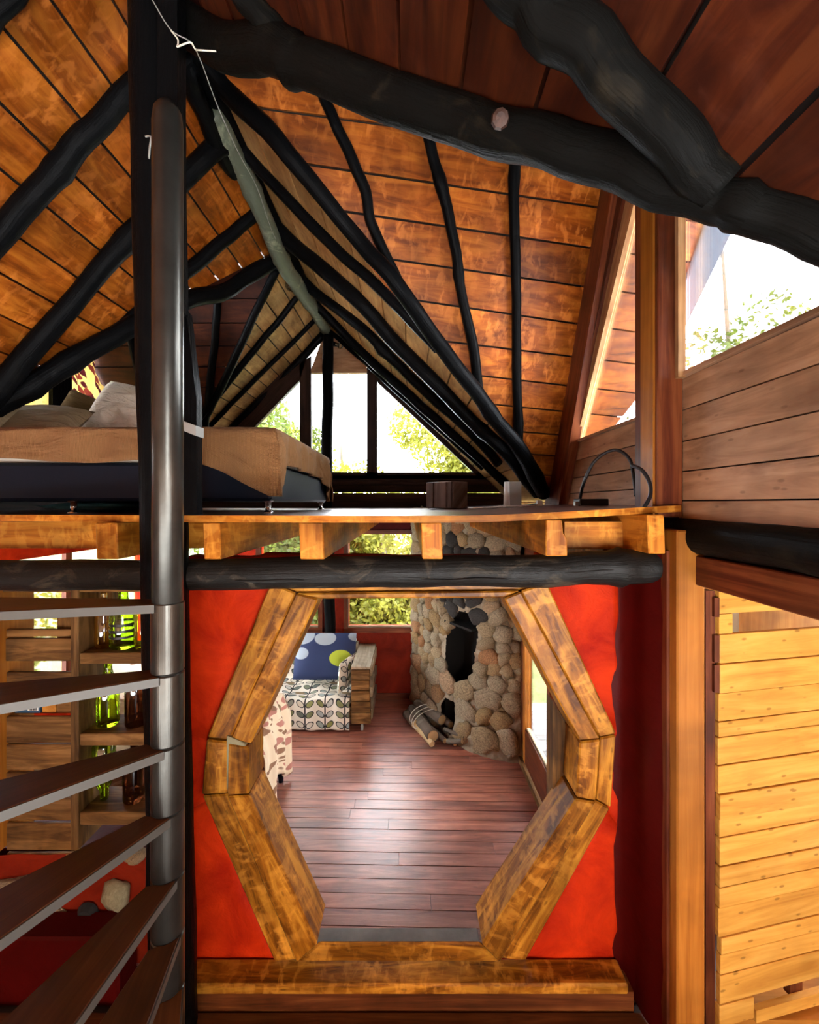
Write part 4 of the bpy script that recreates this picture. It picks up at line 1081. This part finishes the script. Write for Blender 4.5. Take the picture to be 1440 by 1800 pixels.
tag(MB().grid(throw, 50, 60, .70, 2.25).build('throw', 'camo', None, True, 0, .006), 'pink and cream leaf print throw hanging over the sofa end', 'throw')

# ================================================================== SPIRAL STAIR
SP = W(-.85, 1.5, 0)
st = thing('spiral_staircase', 'open spiral staircase with steel centre pole and wooden treads', 'staircase', W(-.85, 1.5, -2.3))
MB().lathe([(0, 1.405), (.03, 1.40), (.045, 1.375), (.05, 1.33), (.05, -2.3), (0, -2.3)], V3(SP.x, SP.y, EYE), 24).build('centre_pole', 'steel', st, True)
TZ = [-.365, -.628, -.895, -1.145, -1.385, -1.605, -1.81]
TA = [5, 22, 38.5, 58, 79, 93, 108]
TZ = [z * .9375 for z in TZ]
for k, (z, an) in enumerate(zip(TZ, TA)):
    a = math.radians(180 + an)
    d = V3(math.cos(a), math.sin(a), 0); q = V3(-d.y, d.x, 0)      # q: towards the walking edge
    base = V3(SP.x, SP.y, EYE + z)
    r0, r1 = .06, .79
    wf0, wf1 = .05, .137
    poly = [base + d * .02 + q * wf0, base + d * r1 + q * wf1, base + d * r1 - q * wf1, base + d * r0 - q * .035]
    tr = MB().prism([p for p in poly], V3(0, 0, -.026)).build('tread', 'tread', st, False, .003)
    fa, fb = poly[0] + q * .001, poly[1] + q * .001
    tag(MB().beam(fa - V3(0, 0, .016), fb - V3(0, 0, .016), .006, .028).build('edge_bar', 'edge', tr), 'grey steel edge bar')
    nz = TZ[k + 1] if k < 6 else -2.05
    MB().lathe([(.0505, z - .002), (.0535, z - .006), (.0535, nz + .006), (.0505, nz + .002)], V3(SP.x, SP.y, EYE), 48).build('sleeve', 'steel', tr, False)

# ================================================================== PALLET SHELF WITH BOTTLES
YS = 2.12; K = F / YS
sx = lambda px: (px - CX) / K
sz = lambda py: (CY - py) / K
sh = thing('pallet_shelf', 'rough pallet wood shelf and screen behind the spiral stair', 'shelf', W(-1.65, 2.2, -1.7))
MB().box(W(sx(126), YS - .01, -1.72), W(sx(140), YS + .2, -.36)).build('upright', 'pallet', sh, False, .004)
MB().box(W(sx(-16), YS - .02, -1.72), W(sx(5), YS + .18, -.36)).build('upright', 'tanpost', sh, False, .004)
MB().box(W(sx(270), YS - .01, -1.72), W(sx(290), YS + .2, -.36)).build('upright', 'pallet', sh, False, .004)
for py, h in ((1148, .055), (1290, .06), (1428, .065)):
    MB().box(W(sx(140), YS, sz(py) - h), W(sx(270), YS + .2, sz(py))).build('shelf_board', 'pallet', sh, False, .004)
MB().box(W(sx(5), YS, -.44), W(sx(280), YS + .2, -.40)).build('top_board', 'pallet', sh)
for a, b in ((1058, 1086), (1108, 1121), (1124, 1164), (1184, 1236), (1263, 1309), (1312, 1357), (1362, 1404), (1408, 1448), (1452, 1500), (1505, 1552)):
    MB().box(W(sx(5), YS + .01 + R(0, .01), sz(b)), W(sx(126), YS + .035, sz(a))).build('slat', 'pallet', sh, False, .004)
for a, b in ((1090, 1160), (1240, 1262), (1310, 1350)):
    MB().box(W(sx(85), YS + .05, sz(b)), W(sx(126), YS + .14, sz(a))).build('spacer_block', 'pallet', sh, False, .004)
MB().box(W(sx(140), YS + .13, sz(1148)), W(sx(165), YS + .2, -.44)).build('spacer_block', 'pallet', sh)
MB().box(W(sx(5), YS + .06, sz(1262) - .006), W(sx(126), YS + .19, sz(1262))).build('shelf_board', 'pallet', sh)

def bottle(px, z0, r, mat, label, h=.30, inverted=False, group='bottles on the pallet shelf'):
    y = 2.215; x = (px - CX) / F * y
    if inverted == 2:
        pr = [(r * .9, 0), (r, .01), (r, h * .86), (r * .94, h * .93), (r * .75, h * .985), (r * .45, h), (0, h * .99)]
    elif not inverted:
        pr = [(0, .004), (r * .9, 0), (r, .012), (r, h * .55), (r * .93, h * .63), (r * .45, h * .80), (r * .36, h * .86), (r * .36, h * .97), (r * .42, h * .98), (r * .42, h), (r * .3, h)]
    else:
        pr = [(r * .32, 0), (r * .36, .004), (r * .36, h * .16), (r * .8, h * .32), (r, h * .40), (r, h * .94), (r * .9, h * .985), (r * .6, h), (0, h * .985)]
    t = tag(MB().lathe(pr, W(x, y, z0), 20).build('bottle', mat, None, True), label, 'bottle', group)
    return t
zA, zB, zC = sz(1148) , sz(1290), sz(1428)
bottle(183, zA, .042, 'amber_glass', 'clear amber bottle on the upper pallet shelf')
bt = bottle(217, zA, .062, 'green_glass', 'wide green bottle with painted bands on the upper pallet shelf')
for k in range(3):
    MB().lathe([(.0628, .055 + k * .032), (.0628, .067 + k * .032)], W((217 - CX) / F * 2.215, 2.215, zA), 20).build('painted_band', 'black', bt, True)
bottle(256, zA, .052, 'lime_glass', 'lime yellow bottle beside the steel pole, upper shelf')
bottle(190, zB, .052, 'green_glass', 'tall green bottle on the middle pallet shelf', .33)
bottle(240, zB, .053, 'dark_glass', 'dark brown bottle standing base up on the middle shelf', .26, 2)
bottle(183, zC, .052, 'green_glass', 'green bottle standing on its neck, lowest shelf', .30, True)
bottle(236, zC, .052, 'dark_glass', 'dark bottle on the lowest pallet shelf beside the pole', .30)
bx = thing('box', 'blue box with white barcode label lying in the pallet gap', 'box', W(-1.95, 2.2, sz(1262)))
MB().box(W(sx(12), YS + .045, sz(1261)), W(sx(57), YS + .18, sz(1236))).build('carton', 'blue', bx)
MB().box(W(sx(35), YS + .043, sz(1257)), W(sx(54), YS + .0445, sz(1249))).build('label', 'paper', bx)
m = MB()
for i in range(9):
    x = sx(38 + i * 1.5); m.box(W(x, YS + .0415, sz(1256)), W(x + .0015 + .001 * (i % 3), YS + .0428, sz(1250.5)))
m.build('barcode', 'black', bx, kind='stuff')
tag(MB().box(W(sx(58), YS + .05, sz(1261)), W(sx(83), YS + .16, sz(1241))).build('box', 'orange_panel', None, False, .003), 'small brown carton beside the blue box', 'box')

# stone and red mortar base under the shelf
lw = thing('wall_low', 'low red mortar wall with embedded pale stones under the shelf', 'wall', (0, 0, 0), None, 'structure')
def lowf(a, b):
    x, z = -3.0 + 1.98 * a, -2.3 + .545 * b
    return W(x, YS + .01 + .02 * mnoise.noise(V3(x * 5, z * 5, 0)), z)
MB().grid(lowf, 30, 12).build('mortar', 'midred', lw, True)
MB().box(W(-3.0, YS + .06, -2.34), W(-1.1, YS + .25, -1.76)).build('wall_core', 'darkred_shade', lw)
for px, py, w, h, mt in ((60, 1622, .32, .16, 'pallet'), (203, 1575, .13, .15, 'filler'), (238, 1506, .10, .05, 'thresh'), (30, 1560, .3, .10, 'pallet'), (262, 1600, .07, .12, 'filler')):
    o = stone(lw, W(sx(px), YS + .005, sz(py)), V3(0, -1, 0), w, h, .04, .15)
    o.data = o.data.copy(); o.data.materials.clear(); o.data.materials.append(MT['filler' if mt == 'filler' else 'stone'])
MB().lathe([(.001, .002), (.035, .001), (.05, .02), (.055, .03)], W(sx(155), YS - .03, sz(1605)), 12, V3(0, 1, 0)).build('vent_hole', 'soot', lw)
rs = tag(MB().box(W(-3.0, 1.98, -2.34), W(-1.35, 2.12, -2.02)).build('plinth', 'darkred_shade', None, False, .01), 'dark red plastered ledge at the foot of the stone wall', 'ledge', None, 'structure')

# ================================================================== PLANK DOOR TO THE SIDE ROOM
H0 = W(1.332, 1.84, 0); DD = V3(.98, .196, 0).normalized(); DN = V3(DD.y, -DD.x, 0)
d2 = thing('door_2', 'honey pine plank door standing nearly closed beside the orange post', 'door', (0, 0, 0), None, 'structure')
zz = [-.564, -.692, -.819, -.942, -1.01, -1.129, -1.251, -1.362, -1.443, -1.565, -1.655, -1.742, -1.87, -1.943, -2.03, -2.154, -2.25]
for i, (a, b) in enumerate(zip(zz[:-1], zz[1:])):
    p = V3(H0.x, H0.y, EYE) + DD * R(-.006, .008) + DN * R(0, .012)
    L_ = .8 if i < 15 else .18
    q = [p + V3(0, 0, b + .002), p + DD * L_ + V3(0, 0, b + .002), p + DD * L_ + V3(0, 0, a - .002), p + V3(0, 0, a - .002)]
    MB().prism(q, DN * -.024, DD).build('plank', 'pine', d2, False, .002)
p = V3(H0.x, H0.y, EYE) + DD * .2
MB().prism([p + V3(0, 0, -2.29), p + DD * .6 + V3(0, 0, -2.29), p + DD * .6 + V3(0, 0, -2.235), p + V3(0, 0, -2.235)], DN * -.024, DD).build('plank', 'pine', d2)
for t_ in (.03, .42):
    p = V3(H0.x, H0.y, EYE) + DD * t_ - DN * .026
    MB().prism([p + V3(0, 0, -2.25), p + DD * .07 + V3(0, 0, -2.25), p + DD * .07 + V3(0, 0, -.6), p + V3(0, 0, -.6)], DN * -.03).build('batten', 'redpost', d2)
hd = thing('trim_2', 'pine header plank over the side room door', 'trim', (0, 0, 0), None, 'structure')
p = V3(H0.x, H0.y, EYE) + DN * .004
MB().prism([p + V3(0, 0, -.475), p + DD * .9 + V3(0, 0, -.475), p + DD * .9 + V3(0, 0, -.375), p + V3(0, 0, -.375)], DN * -.024, DD).build('plank', 'pine', hd)
MB().prism([p + V3(0, 0, -.562), p + DD * .07 + V3(0, 0, -.562), p + DD * .07 + V3(0, 0, -.478), p + V3(0, 0, -.478)], DN * -.024, DD).build('plank', 'pine', hd)
fr = thing('trim_3', 'red brown door jamb with a thin metal strip beside the orange post', 'trim', (0, 0, 0), None, 'structure')
MB().box(W(1.285, 1.85, -2.3), W(1.325, 1.9, -.38)).build('jamb', 'redpost', fr)
MB().box(W(1.255, 1.88, -2.3), W(1.285, 1.93, -.38)).build('jamb_rebate', 'darkboard', fr)
MB().box(W(1.226, 1.87, -2.2), W(1.234, 1.875, -.72)).build('metal_strip', 'silver', fr)
for a, b in ((-.40, -.495), (-.562, -.69), (-.69, -.82)):
    MB().box(W(1.312, 1.835, b + .006), W(1.334, 1.85, a - .006)).build('hinge_block', 'redpost', fr)
sr = thing('wall_side_room', 'orange boarded wall of the small room behind the plank door', 'wall', (0, 0, 0), None, 'structure')
MB().box(W(1.3, 2.6, -2.3), W(3.2, 2.65, -.2)).build('panel', 'orange_panel', sr)
tag(MB().box(W(1.79, 2.5, -.76), W(1.93, 2.505, -.55)).build('reeded_panel', 'frost', sr), 'pale reeded panel')
MB().box(W(1.25, 2.0, -2.3), W(1.3, 2.65, -.2)).build('panel', 'darkboard', sr)
MB().box(W(1.3, 1.9, -2.36), W(3.2, 2.65, -2.3)).build('floor_panel', 'orange_panel', sr)

# ================================================================== BED
BX0, BX1, BY0, BY1 = -2.70, -.68, 2.1, 3.5
bd = thing('bed', 'black leatherette bed base on short chrome legs', 'bed', W(-1.7, 2.8, -.05))
MB().box(W(BX0, BY0, .012), W(BX1, BY1, .2)).build('base', 'leather', bd, False, .015)
MB().box(W(BX0, BY0 + .01, .2), W(BX1 - .01, BY1 - .01, .355)).build('mattress', 'sheet_white', bd, False, .04)
for x in (BX0 + .08, -1.7, BX1 - .035):
    for y in (BY0 + .06, BY1 - .06):
        MB().lathe([(0, .0), (.027, 0), (.027, .006), (.015, .012), (.015, .055), (.028, .058), (.028, .064)], W(x, y, -.05), 12).build('leg', 'chrome', bd, True)
def bl(a, b):
    u = BX0 + .02 + (BX1 - BX0 + .32) * a; v = BY0 - .33 + (BY1 - BY0 + .33 + .2) * b
    top = .378
    ou, ov = max(0, u - (BX1 + .012)), max(0, (BY0 - .012) - v)
    ob = max(0, v - (BY1 + .01))
    x, y = min(u, BX1 + .012), max(min(v, BY1 + .01), BY0 - .012)
    # how far the cloth hangs at this place along each side
    if ov > 0:
        hang = .175 + .012 * math.sin(u * 7) + .17 * max(0, (min(u, BX1) + 1.15) / .47) ** 1.5
        ov = ov / .33 * hang
    if ou > 0:
        e = max(0, min(1, (v - BY0) / (BY1 - BY0)))
        hang = .15 + .04 * e + .14 * max(0, (e - .78) / .22) ** 1.5 + .16 * max(0, (.12 - e) / .12)
        ou = ou / .30 * hang
    if ob > 0: ob = ob * 1.4
    drop = max(ou, ov, ob)
    rnd = .02 * min(1, drop / .03)
    f = mnoise.noise(V3(u * 5, v * 5, 0)) * .012
    if ov > 0 and ou <= 0: y -= rnd * .6 + .012 * math.sin(u * 22) * min(1, drop / .1) + f
    elif ou > 0 and ov <= 0: x += rnd * .6 + .016 * math.sin(v * 21) * min(1, drop / .1) + .012 * math.sin(v * 47 + 1) * min(1, drop / .1)
    elif ou > 0 and ov > 0: x += rnd * .9 + .03 * min(1, drop / .1); y -= rnd * .9 + .02
    if drop > 0:
        k = min(1, drop / .06)
        y -= k * .014 * mnoise.noise(V3(u * 7, drop * 9, 2)) if ov > 0 else 0
        x += k * .014 * mnoise.noise(V3(v * 7, drop * 9, 8)) if ou > 0 else 0
    z = top - drop + (.004 * mnoise.noise(V3(u * 6, v * 6, 3)) if drop == 0 else 0)
    if drop == 0:
        dd_ = min(v - BY0 + .012, BX1 + .012 - u)
        z -= .02 * max(0, 1 - dd_ / .05) ** 2
    return W(x, y, z)
tag(MB().grid(bl, 110, 90, 2.34, 1.93).build('blanket', 'blanket', None, True, 0, .008), 'brown waffle blanket draped over the bed with hanging corners', 'blanket')
cushion('pillow', 'pillow_beige', 'flat beige pillow with a creased end, lying in front', W(-2.36, 2.62, .48), V3(1, .1, .0), V3(0, .6, .45), .66, .44, .17, 1.0, 'pillow', 'pillows on the bed', 20)
cushion('pillow', 'pillow_beige', 'dull beige pillow sunk at the bed head under the curtain', W(-2.62, 2.42, .47), V3(1, .2, 0), V3(0, .6, .5), .6, .42, .15, 4.0, 'pillow', 'pillows on the bed', 20)
cushion('pillow', 'pillow_olive', 'dark olive brown pillow leaning behind the cream one', W(-2.38, 3.22, .60), V3(.8, .3, -.35), V3(.35, .35, .9), .52, .40, .14, 6.0, 'pillow', 'pillows on the bed', 20)
cushion('pillow', 'pillow_white', 'large cream pillow with wrinkles propped beside the steel pole', W(-1.93, 3.0, .62), V3(1, .15, -.28), V3(.25, .5, 1), .56, .46, .26, 11.0, 'pillow', 'pillows on the bed', 24)
cushion('pillow', 'pillow_white', 'white pillow corner showing behind the cream pillow', W(-1.98, 3.28, .62), V3(1, .1, 0), V3(0, .35, 1), .5, .42, .14, 15.0, 'pillow', 'pillows on the bed', 16)
cushion('blanket', 'teal', 'flat folded teal cloth stored beneath the bed', W(-1.72, 2.45, -.015), V3(1, 0, 0), V3(0, 1, 0), .5, .5, .05, 20.0, 'cloth')

# ================================================================== SMALL THINGS ON THE LOFT FLOOR
tk = thing('trunk', 'dark brown strapped trunk box on the loft floor', 'trunk', W(.37, 3.85, -.05))
c0 = W(.36, 3.6, -.045); tx = V3(-.23, .25, 0).normalized(); ty = V3(.16, .14, 0).normalized()
A_, B_ = c0, c0 + tx * .30
h_ = V3(0, 0, .235)
MB().prism([c0, c0 + tx * .30, c0 + tx * .30 + ty * .2, c0 + ty * .2], h_).build('body', 'trunk', tk, False, .006)
nn = V3(tx.y, -tx.x, 0); nn = nn if nn.y < 0 else -nn
for a, b in ((.0, .045), (.06, .20), (.215, .30)):
    MB().prism([c0 + tx * a + nn * .004 + V3(0, 0, .006), c0 + tx * b + nn * .004 + V3(0, 0, .006), c0 + tx * b + nn * .004 + h_ * .98, c0 + tx * a + nn * .004 + h_ * .98], nn * .008).build('side_panel', 'trunk', tk, False, .003)
hp = thing('speaker', 'grey rounded speaker standing on the loft floor', 'speaker', W(.76, 3.15, -.04))
pf = [W(.70, 3.12, -.03), W(.70, 3.16, .15), W(.715, 3.17, .162), W(.815, 3.17, .162), W(.82, 3.16, .155), W(.82, 3.12, -.03)]
MB().box(W(.712, 3.1, -.032), W(.815, 3.22, .16)).build('body', 'silver', hp, False, .008)
MB().lathe([(.0, .0), (.02, .002), (.026, .012), (.02, .19), (0, .192)], W(.712, 3.115, -.032), 14).build('grille', 'white', hp, True)
tag(MB().box(W(.935, 3.12, -.022), W(.975, 3.16, .022)).build('plug_adapter', 'white', None, False, .004), 'small white plug adapter in the floor corner', 'adapter')
tag(MB().tube(spline([W(.42, 3.0, -.035), W(.55, 2.95, -.028), W(.68, 3.03, -.022), W(.64, 3.08, -.02), W(.78, 3.0, -.018), W(.94, 3.13, -.01)], 40), .005, 6).build('cord', 'white', None, True), 'thin white cord lying on the loft floor by the speaker', 'cord')
tag(MB().tube(spline([W(.84, 3.2, -.02), W(.88, 3.1, -.01), W(.92, 3.16, -.006), W(.96, 3.16, .0)], 24), .007, 6).build('cord', 'teal', None, True), 'teal cord between the speaker and the adapter', 'cord')
rt = thing('router', 'flat black router box on the loft floor by the corner post', 'router', W(1.03, 2.36, -.01))
MB().box(W(.93, 2.33, -.012), W(1.09, 2.42, .026)).build('body', 'black', rt, False, .004)
MB().box(W(.91, 2.34, -.012), W(.93, 2.37, .01)).build('plug', 'silver', rt)
cb = [onx(1018, 888, .97), P(1026, 850, 2.33), P(1046, 810, 2.3), P(1080, 791, 2.25), P(1106, 806, 2.2), P(1114, 838, 2.15), P(1118, 872, 2.12)]
tag(MB().tube(spline(cb, 50), .0085, 8).build('cable', 'black', None, True), 'black cable rising in a tall arc from the router', 'cable')
cb = [P(1110, 818, 1.95), P(1128, 826, 1.9), P(1142, 848, 1.87), P(1143, 872, 1.85), P(1132, 892, 1.84)]
tag(MB().tube(spline(cb, 30), .0085, 8).build('cable', 'black', None, True), 'black cable loop bulging in front of the corner post', 'cable')

# bulbs, wires
bb = thing('light_bulb', 'clear globe bulb hanging under the ridge log', 'bulb', P(512, 500, 3.75))
c = P(512, 500, 3.75)
MB().lathe([(0, -.06), (.03, -.052), (.052, -.025), (.055, 0), (.045, .03), (.022, .05), (.018, .07)], c, 16).build('globe', 'bulb_glass', bb, True)
MB().lathe([(.02, .05), (.021, .10), (0, .105)], c, 12).build('socket', 'black', bb, True)
bb = thing('light_bulb', 'small bulb in a metal holder at the top of the gable window', 'bulb', P(598, 608, 4.85))
c = P(598, 608, 4.85)
MB().lathe([(0, -.035), (.03, -.02), (.034, 0), (.022, .03)], c, 12, V3(.7, -.3, -.3).normalized()).build('globe', 'bulb_glass', bb, True)
MB().lathe([(.018, .02), (.024, .05), (.03, .09), (0, .09)], c, 12, V3(-.7, .3, .3).normalized()).build('holder', 'chrome', bb, True)
def wire(label, px, r, mat, hang=0.0):
    pts = [P(*p) for p in px]
    tag(MB().tube(spline(pts, 60), r, 6).build('wire', mat, None, True), label, 'wire')
wire('grey electric wire along the ridge log to the bulb', [(268, 0, 1.43), (300, 52, 1.46), (334, 74, 1.5), (352, 105, 1.6), (384, 190, 1.85), (420, 270, 2.15), (452, 330, 2.5), (480, 410, 2.9), (512, 470, 3.6)], .0022, 'silver')
wire('thin white wire knotted around the top of the stair post', [(301, 54, 1.46), (312, 68, 1.46), (313, 78, 1.46), (312, 82, 1.455), (325, 77, 1.45), (336, 75, 1.45), (343, 86, 1.46), (350, 88, 1.48), (380, 90, 1.5)], .0028, 'twine')
for px, py in ((264, 243),):
    tag(MB().tube(spline([P(256, 240, 1.565), P(265, 241, 1.555), P(263, 262, 1.56), P(262, 279, 1.565)], 16), .0035, 6).build('hook', 'silver', None, True), 'small bent metal hook on the black stair post', 'hook')

# ================================================================== OUTSIDE
tag(MB().grid(lambda a, b: W(-30 + 60 * a, 5.4 + 40 * b, -2.9 + .8 * mnoise.noise(V3(a * 6, b * 6, 0))), 20, 14).build('ground', 'grass', None, True), 'dry grass slope outside behind the house', 'ground', None, 'structure')
dk = thing('deck', 'pale grey deck outside the glazed door', 'deck', W(3, 3.5, -2.4), None, 'structure')
for k in range(14):
    MB().box(W(1.15, 2.3 + k * .2, -2.42), W(6.0, 2.49 + k * .2, -2.38)).build('plank', 'deck', dk)
def tree(label, x, y, zb_, ztop, rad, n, mat, size=.11, sparse=False):
    t = thing('tree', label, 'tree', W(x, y, zb_), 'trees outside the windows')
    hgt = ztop - zb_
    MB().tube(spline([W(x, y, zb_), W(x + .1, y, zb_ + hgt * .5), W(x, y + .1, ztop - .2)], 12), [.09 - .006 * i for i in range(12)], 8).build('trunk', 'bark2', t, True)
    m = MB(); rnd = random.Random(hash((round(x * 10), round(y * 10))) & 1023)
    blobs = [(rnd.uniform(-.7, .7) * rad, rnd.uniform(-.6, .6) * rad, zb_ + hgt * rnd.uniform(.12, .9), rad * rnd.uniform(.3, .5)) for _ in range(15)]
    for i in range(int(n * 2.2)):
        b = rnd.choice(blobs)
        d = V3(rnd.gauss(0, 1), rnd.gauss(0, 1), rnd.gauss(0, 1)).normalized() * b[3] * rnd.uniform(.55, 1.0)
        c = W(x + b[0], y + b[1], b[2]) + d
        if c.z - EYE > ztop: continue
        a = V3(rnd.gauss(0, 1), rnd.gauss(0, 1), rnd.gauss(0, 1)).normalized(); e = a.cross(V3(rnd.gauss(0, 1), rnd.gauss(0, 1), rnd.gauss(0, 1))).normalized()
        s = size * rnd.uniform(.6, 1.2)
        m.face([c, c + a * s * .5 + e * s * .28, c + a * s, c + a * s * .5 - e * s * .28], [(0, 0), (1, 0), (1, 1), (0, 1)])
    m.build('foliage', mat, t, kind='stuff')
TR = [('broad yellow green tree before the centre of the gable window', -1.4, 8.6, -2.8, 1.5, 1.6, 8500, 'leaf'),
      ('taller green tree at the edge of the gable window, over the bed', -2.9, 8.2, -2.8, 2.9, 1.6, 9000, 'leaf2'),
      ('bushy yellow green tree filling the lower gable window', 1.0, 8.8, -2.8, 2.3, 1.7, 9000, 'leaf'),
      ('green bush outside the lounge window over the sofa', -.5, 7.4, -2.9, -.1, 1.2, 7000, 'leaf'),
      ('dense green bush far along the back wall', -2.2, 7.6, -2.9, .1, 1.3, 7000, 'leaf2'),
      ('yellow green tree standing beyond the house corner', 3.4, 9.4, -2.8, 1.6, 1.6, 7000, 'leaf'),
      ('light green tree beyond the side wall of the lounge', -6.4, 5.5, -2.9, -1.2, 1.6, 7000, 'leaf'),
      ('bush beyond the lounge side window, near the stair', -6.0, 3.2, -2.9, -1.5, 1.4, 3600, 'leaf')]
for a in TR: tree(*a)
tree('sparse young tree rising past the tall side window', 5.2, 7.0, -2.8, 4.4, 1.3, 1500, 'leaf2', .13)
